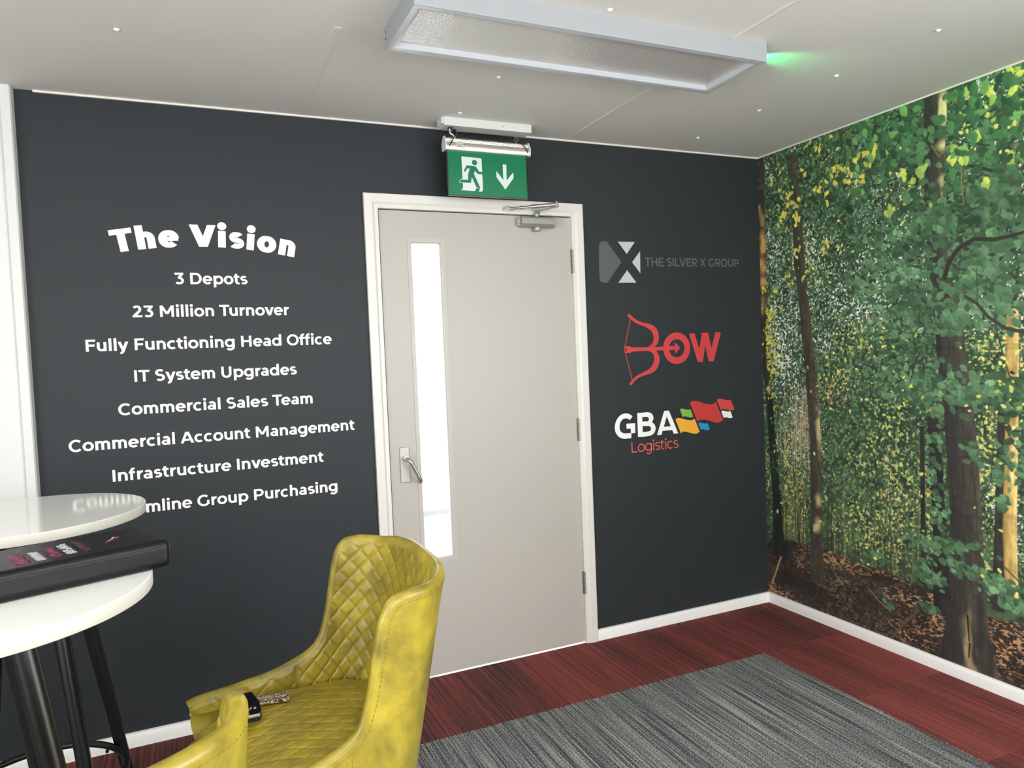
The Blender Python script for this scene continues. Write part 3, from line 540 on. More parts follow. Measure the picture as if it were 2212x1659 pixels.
def mural():
    res=.0024; S=1.55; img=paint_mural(res,S,H); nr,nc=img.shape[:2]
    L=np.where(img<=.04045,img/12.92,((img+.055)/1.055)**2.4)*1.1
    def grid(img,s,z,base):
        nr,nc=img.shape[:2]; SS,ZZ=np.meshgrid(s,z)
        co=np.stack([np.full(SS.size,XR-.0005),-SS.ravel(),np.minimum(ZZ.ravel(),H)],1)
        i=np.arange((nr-1)*nc).reshape(nr-1,nc)[:,:-1].ravel(); q=np.stack([i,i+1,i+nc+1,i+nc],1)+base
        return co,q,img.reshape(-1,3)
    co1,q1,c1=grid(L,np.arange(nc)*res,np.arange(nr)*res,0)
    # beyond the part in the photo the print runs on to the window, in a coarser weave
    k=3; sub=L[::k,::k][:, ::-1]; s2=(nc-1)*res+np.arange(sub.shape[1])*res*k; keep=s2<2.68
    co2,q2,c2=grid(np.ascontiguousarray(sub[:,keep]),s2[keep],np.arange(sub.shape[0])*res*k,len(co1))
    co=np.vstack([co1,co2]); q=np.vstack([q1,q2]); c=np.vstack([c1,c2])
    me=bpy.data.meshes.new('forest_mural'); me.vertices.add(len(co)); me.vertices.foreach_set('co',co.astype(np.float32).ravel())
    me.loops.add(q.size); me.loops.foreach_set('vertex_index',q.astype(np.int32).ravel())
    me.polygons.add(len(q)); me.polygons.foreach_set('loop_start',np.arange(0,q.size,4,dtype=np.int32)); me.update(calc_edges=True)
    at=me.color_attributes.new('ink','FLOAT_COLOR','POINT'); at.data.foreach_set('color',np.hstack([c,np.ones((len(c),1))]).astype(np.float32).ravel())
    m=bpy.data.materials.new('printed_wallpaper'); m.use_nodes=True; nt=m.node_tree; b=nt.nodes['Principled BSDF']
    a=nt.nodes.new('ShaderNodeAttribute'); a.attribute_name='ink'; nt.links.new(a.outputs['Color'],b.inputs['Base Color'])
    b.inputs['Roughness'].default_value=.5; b.inputs['Specular IOR Level'].default_value=.35
    tc=nt.nodes.new('ShaderNodeTexCoord'); bp=nt.nodes.new('ShaderNodeBump'); bp.inputs['Strength'].default_value=.04; bp.inputs['Distance'].default_value=.001
    nt.links.new(noise(nt,tc.outputs['Object'],300,2),bp.inputs['Height']); nt.links.new(bp.outputs[0],b.inputs['Normal'])
    me.materials.append(m); o=bpy.data.objects.new('forest_mural',me); COL.objects.link(o)
    tag(o,'floor to ceiling printed forest wallpaper of sunlit beech trees on the right wall','wallpaper')
mural()

# ------------------------------------------------------------------ lettering (drawn as strokes)
class Strokes(list):
    # each pen stroke of a letter gets its own hair-thin level, so crossing strokes never share a plane
    def append(s,p):
        s.k=getattr(s,'k',-1)+1
        for q in (p if isinstance(p[0],list) else [p]): list.append(s,Poly(q,s.k))
class Poly(list):
    def __init__(s,q,k=0): list.__init__(s,q); s.k=k
def glyph(ch,w,h):
    P=Strokes(); A=742; X=530; C=700
    def rect(x0,y0,x1,y1): P.append([(x0,y0),(x1,y0),(x1,y1),(x0,y1)])
    def bar(x0,y0,x1,y1,wh=None):          # slanted bar with level ends, left edge from (x0,y0) up to (x1,y1)
        wh=wh or w*1.1; P.append([(x0,y0),(x0+wh,y0),(x1+wh,y1),(x1,y1)])
    def arc(cx,cy,rx,ry,a0,a1,w0=None,h0=None):
        W=w0 or w; Hh=h0 or h; n=max(6,int(abs(a1-a0)/7)); L=[];R=[]
        for i in range(n+1):
            a=math.radians(a0+(a1-a0)*i/n); c,s=math.cos(a),math.sin(a)
            tx,ty=-rx*s,ry*c; l=math.hypot(tx,ty) or 1; t=Hh+(W-Hh)*abs(ty)/l
            nx,ny=ty/l,-tx/l; x,y=cx+rx*c,cy+ry*s
            L.append((x+nx*t/2,y+ny*t/2)); R.append((x-nx*t/2,y-ny*t/2))
        P.append([[L[i],L[i+1],R[i+1],R[i]] for i in range(n)])
    def dot(cx,cy,r): P.append([(cx+r*math.cos(k*PI/10),cy+r*math.sin(k*PI/10)) for k in range(20)])
    def arch(x0,x1,top=535):               # n-shape between two stems, outer edges x0..x1
        rx=(x1-x0-w)/2; ry=min(rx,230)*1.0; cy=top-h/2-ry; arc(x0+w/2+rx,cy,rx,ry,168,0); rect(x1-w,0,x1,cy)
    if ch==' ': return P,250
    if ch=='o': arc(300,262,285-w/2,272-h/2,0,360); return P,600
    if ch=='c': arc(295,262,280-w/2,272-h/2,50,310); return P,535
    if ch=='e': arc(295,262,280-w/2,272-h/2,2,316); rect(15+w*.6,262-h*.42,573-w*.1,262+h*.42); return P,588
    if ch=='n': rect(58,0,58+w,X); arch(58,548); return P,606
    if ch=='h': rect(58,0,58+w,A); arch(58,548); return P,606
    if ch=='m': s=(w-150)*.5; rect(58,0,58+w,X); arch(58,510+s); arch(510+s-w,962+2*s-w); return P,1020+2*s-w
    if ch=='r': rect(58,0,58+w,X); rx=235; arc(58+w/2+rx,X+5-h/2-rx,rx,rx,175,90); return P,58+w*.5+rx+12
    if ch=='u':
        rx=(490-w)/2; ry=min(rx,230); rect(52,-5+h/2+ry,52+w,X); arc(52+w/2+rx,-5+h/2+ry,rx,ry,180,348); rect(542-w,0,542,X); return P,600
    if ch=='i': rect(58,0,58+w,X); dot(58+w/2,A-88+w*.15,max(w*.6,70)); return P,116+w
    if ch=='l': rect(58,0,58+w,A); return P,116+w
    if ch=='t': rect(78,150,78+w,650); rect(8,X-h,345,X); rx=120; arc(78+w/2+rx,-5+h/2+rx*1.15,rx,rx*1.15,182,300); return P,370
    if ch=='f': rect(72,0,72+w,580); rect(6,X-h,330,X); rx=118; arc(72+w/2+rx,A+4-h/2-rx*1.2,rx,rx*1.2,180,65); return P,345
    if ch=='d': arc(300,262,285-w/2,272-h/2,0,360); rect(590-w,0,590,A); return P,648
    if ch=='p': arc(348,262,285-w/2,272-h/2,0,360); rect(58,-195,58+w,X); return P,648
    if ch=='b': arc(348,262,285-w/2,272-h/2,0,360); rect(58,0,58+w,A); return P,648
    if ch=='g': arc(300,272,285-w/2,262-h/2,0,360); rect(590-w,30,590,X); arc(318,30,272-w/2,235-h/2,0,-142); return P,648
    if ch=='a': rect(490-w,0,490,330); arc(268,322,222-w/2,213-h/2,0,143); arc(240,158,222-w/2,166-h/2,0,360,w*.92,h*.86); return P,548
    if ch=='s':
        m=268; r1=(X+5-h/2-m)/2; r2=(m+6-h/2)/2; arc(238,m+r1,196-w*.42,r1,32,270,w*.95,h*.95); arc(238,m-r2,214-w*.42,r2,90,-142,w*.95,h*.95); return P,470
    if ch=='v': k=w*1.12; bar(280-k/2,0,0,X,k); bar(280-k/2,0,560-k,X,k); return P,560
    if ch=='y':
        k=w*1.12; bar(280-k/2,0,0,X,k); d=(280-k/2)/X; bar(280-k/2-d*95,-95,560-k,X,k); arc(280-k*.1-d*80-78,-82,88,112-h/2,10,-120,w*.9,h); return P,560
    if ch=='T': rect(10,C-h,600,C); rect(305-w/2,0,305+w/2,C); return P,610
    if ch=='V': k=w*1.12; bar(372-k/2,0,0,C,k); bar(372-k/2,0,744-k,C,k); return P,744
    if ch=='A': k=w*1.1; bar(0,0,376-k*.62,C,k*1.0); bar(752-k,0,376-k*.38,C,k); rect(150,150,600,150+h*.92); return P,752
    if ch=='F': rect(75,0,75+w,C); rect(75,C-h,570,C); rect(75,290,525,290+h); return P,590
    if ch=='E': rect(75,0,75+w,C); rect(75,C-h,580,C); rect(75,295,535,295+h); rect(75,0,590,h); return P,630
    if ch=='L': rect(75,0,75+w,C); rect(75,0,560,h); return P,575
    if ch=='H': rect(75,0,75+w,C); rect(690-w,0,690,C); rect(75,350-h/2,690,350+h/2); return P,765
    if ch=='I': rect(75,0,75+w,C); return P,150+w
    if ch=='O': arc(400,350,370-w/2,362-h/2,0,360); return P,800
    if ch=='C': arc(400,350,370-w/2,362-h/2,46,314); return P,705
    if ch=='G': arc(400,350,370-w/2,362-h/2,46,322); rect(712-w*.95,95,712,365); rect(430,365-h*.9,712,365) if h<110 else None; return P,770
    if ch=='S': m=356; r1=(C+10-h/2-m)/2; r2=(m+12-h/2)/2; arc(305,m+r1,255-w/2,r1,36,270); arc(305,m-r2,270-w/2,r2,90,-140); return P,608
    if ch=='U': rx=(590-w)/2; ry=min(rx,270); rect(68,-10+h/2+ry,68+w,C); arc(68+w/2+rx,-10+h/2+ry,rx,ry,180,360); rect(658-w,-10+h/2+ry,658,C); return P,728
    if ch=='D': rect(75,0,75+w,C); rect(75,0,395,h); rect(75,C-h,395,C); arc(390,350,345-w/2,350-h/2,90,-90); return P,775
    if ch=='M': k=w*1.05; rect(75,0,75+w,C); rect(845-w,0,845,C); bar(460-k/2,170,75,C,k); bar(460-k/2,170,845-k,C,k); return P,920
    if ch=='P': y0=225; rect(75,0,75+w,C); rect(75,C-h,380,C); rect(75,y0,380,y0+h); r=(C-h/2-y0-h/2)/2; arc(375,y0+h/2+r,285-w/2,r,90,-90); return P,690
    if ch=='R': y0=235; rect(75,0,75+w,C); rect(75,C-h,380,C); rect(75,y0,380,y0+h); r=(C-h/2-y0-h/2)/2; arc(375,y0+h/2+r,285-w/2,r,90,-90); P.append([(660,0),(660-w*1.18,0),(330,y0+h*.4),(330+w*1.15,y0+h*.4)]); return P,700
    if ch=='X': k=w*1.2; bar(0,0,680-k,C,k); bar(680-k,0,0,C,k); return P,680
    if ch=='3': rect(50,C-h,545,C); bar(215,395,350,C-h*.9,w*1.18); arc(285,218,275-w/2,228-h/2,100,-140); rect(215,395-h*.0,330,395+h*.55); return P,600
    if ch=='2': arc(285,475,238-w/2,236-h/2,152,-28); P.append([(40,h*.8),(40+w*1.35,h*.55),(285+(238-w/2)*.88+w*.42,475-(236-h/2)*.62),(285+(238-w/2)*.88-w*.62,475-(236-h/2)*.20-h*.35)]); rect(40,0,565,h); return P,605
    if ch=='1': rect(140,0,140+w,C); rect(30,C-h,140+w,C); return P,330
    if ch=='4': rect(360,0,360+w,420); rect(20,140,620,140+h); bar(20,140,330,C,w*1.2); return P,640
    return P,300
KERN={('T','u'):-70,('T','e'):-80,('T','h'):-10,('V','i'):-20,('T','o'):-70,('y','s'):-15,('r','a'):-15,('v','e'):-20,('o','v'):-15,('f','r'):30,('f','i'):10,('f','f'):0}
def lay(text,w,h,track=0):
    out=[]; x=0
    for i,ch in enumerate(text):
        p,a=glyph(ch,w,h)
        if i: x+=KERN.get((text[i-1],ch),0)
        out.append((x,a,p)); x+=a+track
    return out,x-track
DEC=-.0008     # vinyl sits on the wall face
def decal(polys,y=DEC):
    mb=MB()
    for p in polys:
        a=sum(p[i][0]*p[(i+1)%len(p)][1]-p[(i+1)%len(p)][0]*p[i][1] for i in range(len(p)))
        q=list(p) if a>0 else list(p)[::-1]; yy=y-.000012*getattr(p,'k',0); mb.add([(x,yy,z) for x,z in q],[tuple(range(len(q)))])
    mb.flat=True; return mb
def text_line(name,text,x0,x1,zb,cap,m,label,w=146,h=122,cat='lettering',group=None,par=None,shrink=True):
    L,tot=lay(text,w,h); l0=min(q[0] for p in L[0][2] for q in p); l1=L[-1][0]+max(q[0] for p in L[-1][2] for q in p)
    sx=(x1-x0)/(l1-l0); sz=cap/700; polys=[]
    for (x,a,p) in L:
        for q in p: polys.append(Poly([(x0+(x+u-l0)*sx,zb+v*sz) for u,v in q],q.k))
    cx=(x0+x1)/2
    t=thing(name,(cx,0,zb)) if par is None else par; o=t; spl=[]; cur=[]
    for ch,(x,a,p) in zip(text+' ',L+[(0,0,None)]):
        if ch==' ':
            if cur: spl.append(cur)
            cur=[]
        else: cur+=[Poly([(x0+(x+u-l0)*sx-cx,(v*sz)) for u,v in q],q.k) for q in p]
    for c in spl:
        q=decal(c).build('word' if par is None else 'lettering',m,t)
        if par is not None: q.location=(cx,0,zb); o=q
    if label: tag(o,label,cat,group)
    return o
def arc_text(name,text,cx,zc,R,a0,a1,cap,m,label,w,h):
    # text set along a circle of centre (cx,zc) and radius R, from angle a0 to a1
    L,tot=lay(text,w,h); l0=min(q[0] for p in L[0][2] for q in p); l1=L[-1][0]+max(q[0] for p in L[-1][2] for q in p)
    sz=cap/700; polys=[]; wd=[]; words=[]
    for (x,a,p) in L:
        g0=min(q[0] for r in p for q in r) if p else 0; g1=max(q[0] for r in p for q in r) if p else a
        mid=x+(g0+g1)/2; th=a0+(a1-a0)*(mid-l0)/(l1-l0); sx=abs(a1-a0)*R/(l1-l0)
        ct,st=math.cos(th-PI/2),math.sin(th-PI/2); bx,bz=R*math.cos(th),R*math.sin(th)
        for q in p: polys.append(Poly([(bx+(u+x-mid)*sx*ct-v*sz*st, bz+(u+x-mid)*sx*st+v*sz*ct-R) for u,v in q],q.k))
        if text[len(wd)]==' ' : words.append(polys); polys=[]
        wd.append(1)
    words.append(polys); o=thing(name,(cx,0,zc+R))
    for q in words: decal(q).build('word',m,o)
    return tag(o,label,'lettering')

VW=M['white_vinyl']
GRP='lines of white lettering on the dark wall'
def tl(text,A,B,cap,label):
    zb=(A[1]+B[1])/2; text_line('wall_lettering',text,A[0],B[0],zb,cap,VW,label,group=GRP)
tl('3 Depots',*[(-0.2047,1.7154),(0.0531,1.7151)],.0428,'white vinyl wall lettering reading 3 Depots, just under the arched title')
tl('23 Million Turnover',*[(-0.3532,1.5947),(0.2027,1.5917)],.0428,'white vinyl wall lettering reading 23 Million Turnover')
tl('Fully Functioning Head Office',*[(-0.5096,1.4743),(0.3654,1.4702)],.0428,'white vinyl wall lettering reading Fully Functioning Head Office')
tl('IT System Upgrades',*[(-0.36,1.3571),(0.2207,1.3531)],.0428,'white vinyl wall lettering reading IT System Upgrades')
tl('Commercial Sales Team',*[(-0.4191,1.2367),(0.2767,1.2329)],.0428,'white vinyl wall lettering reading Commercial Sales Team')
tl('Commercial Account Management',*[(-0.5829,1.1157),(0.4412,1.1121)],.0428,'longest white vinyl wall lettering line, reading Commercial Account Management')
tl('Infrastructure Investment',*[(-0.451,0.9933),(0.309,0.9935)],.0428,'white vinyl wall lettering reading Infrastructure Investment')
tl('Streamline Group Purchasing',*[(-0.5037,0.8693),(0.3579,0.8646)],.0428,'lowest white vinyl wall lettering line, reading Streamline Group Purchasing behind the round table')
# arched title
_b=[(-0.3641,1.8343),(-0.0892,1.8575),(0.2313,1.8228)]
def circ(a,b,c):
    ax,ay=a;bx,by=b;cx,cy=c; d=2*(ax*(by-cy)+bx*(cy-ay)+cx*(ay-by))
    ux=((ax*ax+ay*ay)*(by-cy)+(bx*bx+by*by)*(cy-ay)+(cx*cx+cy*cy)*(ay-by))/d; uy=((ax*ax+ay*ay)*(cx-bx)+(bx*bx+by*by)*(ax-cx)+(cx*cx+cy*cy)*(bx-ax))/d
    return ux,uy,math.hypot(ax-ux,ay-uy)
ux,uz,R_=circ(*_b)
_e=[(-0.3844,1.8331),(0.2335,1.8228)]
arc_text('wall_lettering','The Vision',ux,uz,R_,math.atan2(_e[0][1]-uz,_e[0][0]-ux)+.012,math.atan2(_e[1][1]-uz,_e[1][0]-ux),.083,VW,'arched title of heavy white vinyl lettering reading The Vision',215,165)

def poly_part(name,polys,m,par,o,y=DEC):
    return decal([Poly([(x-o[0],z-o[1]) for x,z in p],k if k<6 else (12+k-len(polys) if k>len(polys)-6 else 6)) for k,p in enumerate(polys)],y).build(name,m,par)
def stroke(P,w):
    P=[Vector((p[0],p[1])) for p in P]; n=len(P); ws=w if isinstance(w,list) else [w]*n; L=[];R=[]
    for i in range(n):
        d=(P[min(i+1,n-1)]-P[max(i-1,0)]).normalized(); q=Vector((-d.y,d.x))*ws[i]/2; L.append(P[i]+q); R.append(P[i]-q)
    return [[tuple(L[i]),tuple(L[i+1]),tuple(R[i+1]),tuple(R[i])] for i in range(n-1)]
def band(A,B): return [[A[i],A[i+1],B[i+1],B[i]] for i in range(len(A)-1)]
def cm(P,n=8): return [(v[0],v[1]) for v in catmull([(p[0],p[1],0) for p in P],n)]
# --- grey emblem with X
G1=flat('grey_vinyl',(86,90,93)); G2=flat('silver_vinyl',(190,194,196)); G3=flat('grey_letter_vinyl',(94,98,101))
o=(1.61,1.8); t=thing('wall_logo',(o[0],0,o[1]),label='grey and silver X emblem with dim grey capital lettering, topmost logo right of the door',cat='logo')
pl=cm([(1.6481,1.898),(1.6512,1.9097),(1.6575,1.9186),(1.6662,1.9232),(1.6765,1.9241)],4)
pl=pl+[(1.6911,1.9245),(1.7731,1.8259),(1.6898,1.7253)]+cm([(1.6752,1.7253),(1.6632,1.7267),(1.6524,1.7326),(1.6471,1.7413),(1.6455,1.7531)],4)
poly_part('emblem_shield',[pl],G1,t,o)
for tri in ([(1.7557,1.9241),(1.854,1.9251),(1.8046,1.865)],[(1.8827,1.8808),(1.8802,1.7717),(1.834,1.826)],[(1.804,1.7865),(1.8545,1.7265),(1.7518,1.7258)]): poly_part('emblem_triangle',[tri],G2,t,o)
def words(seq,m,par,o,w,h):
    for (tx,A,B,cap) in seq:
        q=text_line('lettering',tx,A[0],B[0],(A[1]+B[1])/2,cap,m,None,w,h,par=par); q.location=(q.location.x-o[0],0,q.location.z-o[1])
words([('THE',*[(1.91,1.8068),(2.0202,1.8078)],.0425),('SILVER',*[(2.0409,1.8081),(2.2279,1.8089)],.0420),('X',*[(2.246,1.8092),(2.2816,1.8093)],.0415),('GROUP',*[(2.301,1.8093),(2.4997,1.8105)],.0410)],G3,t,o,125,115)
# --- red archery bow word
RD=flat('red_vinyl',(205,62,66)); o=(1.9,1.4)
t=thing('wall_logo',(o[0],0,o[1]),label='red archery bow and arrow wordmark, middle logo right of the door',cat='logo')
up_o=cm([(1.8075,1.5748),(1.8278,1.5572),(1.8506,1.5428),(1.8796,1.5316),(1.9179,1.5239),(1.9445,1.5141),(1.9649,1.4974),(1.9754,1.4746),(1.9766,1.4495),(1.9706,1.4271),(1.9554,1.4096)])
up_i=cm([(1.7939,1.5671),(1.8129,1.5489),(1.8384,1.5312),(1.8673,1.519),(1.8965,1.5089),(1.9199,1.4972),(1.9357,1.4831),(1.9448,1.4629),(1.9447,1.4429),(1.9364,1.4244),(1.9104,1.4078)])
lo_o=cm([(1.805,1.2225),(1.827,1.2449),(1.854,1.2596),(1.887,1.2692),(1.9231,1.2774),(1.9507,1.2899),(1.9682,1.3117),(1.9767,1.3365),(1.976,1.3566),(1.9691,1.3745),(1.9561,1.39)])
lo_i=cm([(1.7928,1.2306),(1.8155,1.2522),(1.8397,1.269),(1.8697,1.2812),(1.8998,1.2922),(1.9243,1.3074),(1.9385,1.3255),(1.9453,1.3453),(1.9439,1.3629),(1.9346,1.3782),(1.9096,1.3896)])
poly_part('bow_limb',band(up_o,up_i)+band(lo_o,lo_i),RD,t,o)
poly_part('bow_string',stroke([(1.8129,1.5501),(1.7726,1.4002)],.0042)+stroke([(1.7727,1.4014),(1.8119,1.2481)],.0042),RD,t,o)
poly_part('arrow',[[(1.777,1.4155),(1.8046,1.415),(1.8189,1.4084),(1.8181,1.3887),(1.8062,1.3825),(1.7771,1.3826),(1.787,1.3984)],[(1.8174,1.4085),(1.9103,1.4076),(1.9096,1.3891),(1.8166,1.3887)],[(1.9044,1.4075),(2.019,1.4074),(2.0183,1.3878),(1.9037,1.3898)],[(2.0313,1.4083),(2.0744,1.4076),(2.0737,1.3889),(2.0305,1.3879)],[(2.0727,1.428),(2.1063,1.3987),(2.0735,1.3686)]],RD,t,o,DEC-.0001)
O=[(2.0863,1.4758),(2.0802,1.3164),(2.001,1.3985),(2.1677,1.3953),(2.085,1.4418),(2.0815,1.35),(2.0364,1.3973),(2.1319,1.3965)]
def ell(a,b,l,r,n=56):
    cx=(l[0]+r[0])/2; cz=(a[1]+b[1])/2; rx=(r[0]-l[0])/2; rz=(a[1]-b[1])/2; return [(cx+rx*math.cos(2*PI*k/n),cz+rz*math.sin(2*PI*k/n)) for k in range(n+1)]
poly_part('letter_o',band(ell(*O[:4]),ell(*O[4:])),RD,t,o,DEC-.0002)
Wp=[(2.1626,1.4693),(2.198,1.4689),(2.2258,1.3856),(2.2453,1.4697),(2.2849,1.4692),(2.303,1.3876),(2.3312,1.4701),(2.3679,1.4697),(2.3152,1.3204),(2.2827,1.3212),(2.2645,1.405),(2.2452,1.3202),(2.2138,1.321)]
poly_part('letter_w',[[Wp[i] for i in q] for q in ((0,1,2,11,12),(2,3,10,11),(3,4,10),(4,5,9,10),(5,6,7,8,9))],RD,t,o)
# --- white letters and coloured flags
o=(1.95,1.05); t=thing('wall_logo',(o[0],0,o[1]),label='white capital letters, small red word and colourful flags, lowest logo right of the door',cat='logo')
K='@'
gO=cm([(1.8062,1.0708),(1.7862,1.0833),(1.7653,1.0872),(1.7388,1.0816),(1.7154,1.061),(1.7027,1.0293),(1.7059,0.9994),(1.7224,0.9772),(1.7429,0.9665),(1.7603,0.9635)])
gI=cm([(1.7903,1.0533),(1.7782,1.0608),(1.766,1.0632),(1.7501,1.0599),(1.7364,1.0475),(1.7296,1.0272),(1.7313,1.0092),(1.7406,0.9965),(1.7526,0.9911),(1.763,0.9893)])
poly_part('letter_g',band(gO,gI)+[[(1.7578,0.99),(1.7958,0.9884),(1.7948,0.9633),(1.7568,0.9638)],[(1.7695,1.0366),(1.8196,1.0352),(1.8193,1.0106),(1.7692,1.0116)],[(1.7932,1.0114),(1.8194,1.0112),(1.8191,0.9877),(1.794,0.9877)]],VW,t,o)
bx=lambda pts: pts
b1o=cm([(1.8752,1.0848),(1.9004,1.0836),(1.9199,1.0746),(1.9291,1.0573),(1.9259,1.0423),(1.9183,1.0322)]); b1i=cm([(1.8743,1.0625),(1.8887,1.0614),(1.8976,1.059),(1.9016,1.0502),(1.8987,1.0407),(1.8895,1.0383)])
b2o=cm([(1.9183,1.0331),(1.9342,1.0203),(1.94,1.0016),(1.9326,0.9808),(1.9103,0.9675),(1.8776,0.9647)]); b2i=cm([(1.8851,1.0175),(1.9013,1.0153),(1.9111,1.0069),(1.9122,0.9977),(1.9046,0.9898),(1.8785,0.9877)])
poly_part('letter_b',[[(1.834,1.0847),(1.8626,1.0839),(1.8625,0.9648),(1.8346,0.9659)],[(1.8608,1.084),(1.877,1.0847),(1.8761,1.0617),(1.86,1.0629)],[(1.8591,1.04),(1.9203,1.0378),(1.9194,1.0154),(1.8582,1.0181)],[(1.8605,0.9873),(1.8804,0.9882),(1.8794,0.9643),(1.8596,0.9647)]]+band(b1o,b1i)+band(b2o,b2i),VW,t,o)
poly_part('letter_a',[[(1.9954,1.0843),(2.0157,1.0835),(2.0131,1.0634),(1.9742,0.9652),(1.9474,0.9656)],[(2.0083,1.0834),(2.0242,1.0835),(2.0765,0.9644),(2.0495,0.9645),(2.0074,1.0608)],[(1.9867,1.0046),(2.0331,1.0035),(2.0435,0.9835),(1.9786,0.9845)]],VW,t,o)
def flagp(name,top,bot,rgb): poly_part(name,band(cm(top,6),cm(bot,6)),flat(name+'_vinyl',rgb),t,o)
flagp('green_flag',[(2.0924,1.085),(2.1039,1.0885),(2.1264,1.0826),(2.1434,1.079),(2.158,1.0817)],[(2.1076,1.0455),(2.1213,1.0482),(2.1402,1.0434),(2.1591,1.0392),(2.1734,1.0425)],(122,184,58))
flagp('red_flag',[(2.1562,1.113),(2.1738,1.1225),(2.2121,1.1175),(2.2505,1.1037),(2.2816,1.0973),(2.3053,1.0995),(2.3215,1.1086)],[(2.1997,1.014),(2.2183,1.0229),(2.2552,1.0202),(2.2941,1.0084),(2.3215,1.0006),(2.3454,1.0014),(2.3657,1.011)],(196,56,58))
flagp('small_red_flag',[(2.3285,1.117),(2.3419,1.1238),(2.3657,1.1198),(2.3895,1.1138),(2.4076,1.112),(2.4191,1.1161)],[(2.3525,1.0652),(2.3658,1.0688),(2.3877,1.0641),(2.4117,1.0579),(2.4299,1.0573),(2.4431,1.0622)],(204,66,66))
flagp('white_flag',[(2.3554,1.0561),(2.3655,1.0598),(2.3854,1.0553),(2.4014,1.0522),(2.4156,1.0544)],[(2.3709,1.0205),(2.3843,1.0234),(2.4022,1.0188),(2.4163,1.0165),(2.4298,1.02)],(236,236,236))
flagp('yellow_flag',[(2.0623,1.0358),(2.0776,1.0421),(2.102,1.0378),(2.132,1.0287),(2.1624,1.0246),(2.1819,1.031)],[(2.0938,0.9627),(2.1089,0.9702),(2.1334,0.9663),(2.1637,0.957),(2.1905,0.9535),(2.2121,0.9612)],(236,172,56))
flagp('blue_flag',[(2.2048,1.0045),(2.2158,1.008),(2.2331,1.0036),(2.2486,1.0005),(2.2636,1.0025)],[(2.2183,0.9714),(2.232,0.9734),(2.2494,0.9682),(2.2629,0.9646),(2.2776,0.9679)],(36,140,200))
words([('Logistics',*[(1.7944,0.8924),(2.0763,0.8891)],.0530)],flat('coral_vinyl',(222,92,86)),t,o,78,68)

# ------------------------------------------------------------------ ceiling fittings
# screw caps on a regular grid
lab=['lone white screw cap at far left of the ceiling','white screw cap on the ceiling above the exit sign','white screw cap on the ceiling between light fitting and exit sign','white screw cap on the ceiling behind the light fitting, at the top edge','white screw cap nearest the dark wall, in the row by the forest wall','second white screw cap from the dark wall, in the row by the forest wall','white screw cap tinted by the green glow','white screw cap nearest the camera, top right of the ceiling']
for (x,y),l in zip([(-.313,-.607),(.886,-.218),(.887,-.616),(.996,-1.188),(2.083,-.216),(2.085,-.617),(2.086,-1.017),(2.088,-1.417)],lab):
    ob=MB().lathe([(0,-.006),(.004,-.0055),(.0075,-.003),(.0085,0)],20).build('screw_cap',M['plastic_cap'],smooth=60); ob.location=(x,y,H)
    tag(ob,l,'screw cap',group='white screw caps on the ceiling')
# emergency light fitting
o=(1.013,-1.008,H); t=thing('ceiling_light',o,label='long white surface-mounted ceiling light, switched off, with frosted prismatic panel',cat='ceiling light')
X0,X1,Y0,Y1,ZB=.413,1.613,-1.158,-.858,2.324
def L(mbx,name,m,par=t,**k): return local(mbx,o).build(name,m,par,**k)
e=.004
mb=MB(); vs=[]
for (d,z) in ((0,H),(0,ZB+.001),(e,ZB+.001),(e,H)): vs+=[(X0+d,Y0+d,z),(X1-d,Y0+d,z),(X1-d,Y1-d,z),(X0+d,Y1-d,z)]
mb.add(vs,[(4*a+i,4*a+(i+1)%4,4*((a+1)%4)+(i+1)%4,4*((a+1)%4)+i) for a in range(4) for i in range(4)]); L(mb,'housing',M['fitting'])
# frame: flat rim then slope up to the panel
mb=MB(); pr=[(0,ZB),(.010,ZB-.001),(.024,ZB+.002),(.033,ZB+.014),(.0335,ZB+.018)]; n=len(pr); vs=[]
for (x,y,sx,sy) in ((X0,Y0,1,1),(X1,Y0,-1,1),(X1,Y1,-1,-1),(X0,Y1,1,-1)):
    for (d,z) in pr: vs.append((x+sx*d,y+sy*d,z))
mb.add(vs,[(k*n+i,k*n+i+1,((k+1)%4)*n+i+1,((k+1)%4)*n+i) for k in range(4) for i in range(n-1)])
rim=mat('rim_enamel',(190,194,198),.25,spec=.5); L(mb,'frame_rim',rim,smooth=20)
def diff_mat():
    m=bpy.data.materials.new('prismatic_diffuser'); m.use_nodes=True; nt=m.node_tree; b=nt.nodes['Principled BSDF']
    b.inputs['Base Color'].default_value=(*lin((208,204,198)),1); b.inputs['Roughness'].default_value=.16; b.inputs['Specular IOR Level'].default_value=1.0; b.inputs['Coat Weight'].default_value=1; b.inputs['Coat IOR'].default_value=2.0; b.inputs['Coat Roughness'].default_value=.26
    tc=nt.nodes.new('ShaderNodeTexCoord'); vo=nt.nodes.new('ShaderNodeTexVoronoi'); vo.inputs['Scale'].default_value=190; nt.links.new(tc.outputs['Object'],vo.inputs['Vector'])
    bp=nt.nodes.new('ShaderNodeBump'); bp.inputs['Strength'].default_value=.55; bp.inputs['Distance'].default_value=.0012; nt.links.new(vo.outputs['Distance'],bp.inputs['Height']); nt.links.new(bp.outputs[0],b.inputs['Normal']); nt.links.new(bp.outputs[0],b.inputs['Coat Normal']); return m
L(MB().box(X0+.031,Y0+.031,ZB+.015,X1-.031,Y1-.031,ZB+.019),'diffuser',diff_mat())
mb=MB()
for z in (2.372,2.352): mb.lathe([(.0025,X0-.0012),(.0,X0-.0014)],10,(0,-.872,z),'x').lathe([(.0025,X0),(.0025,X0-.0012)],10,(0,-.872,z),'x')
L(mb,'end_screw',M['gapdark'])
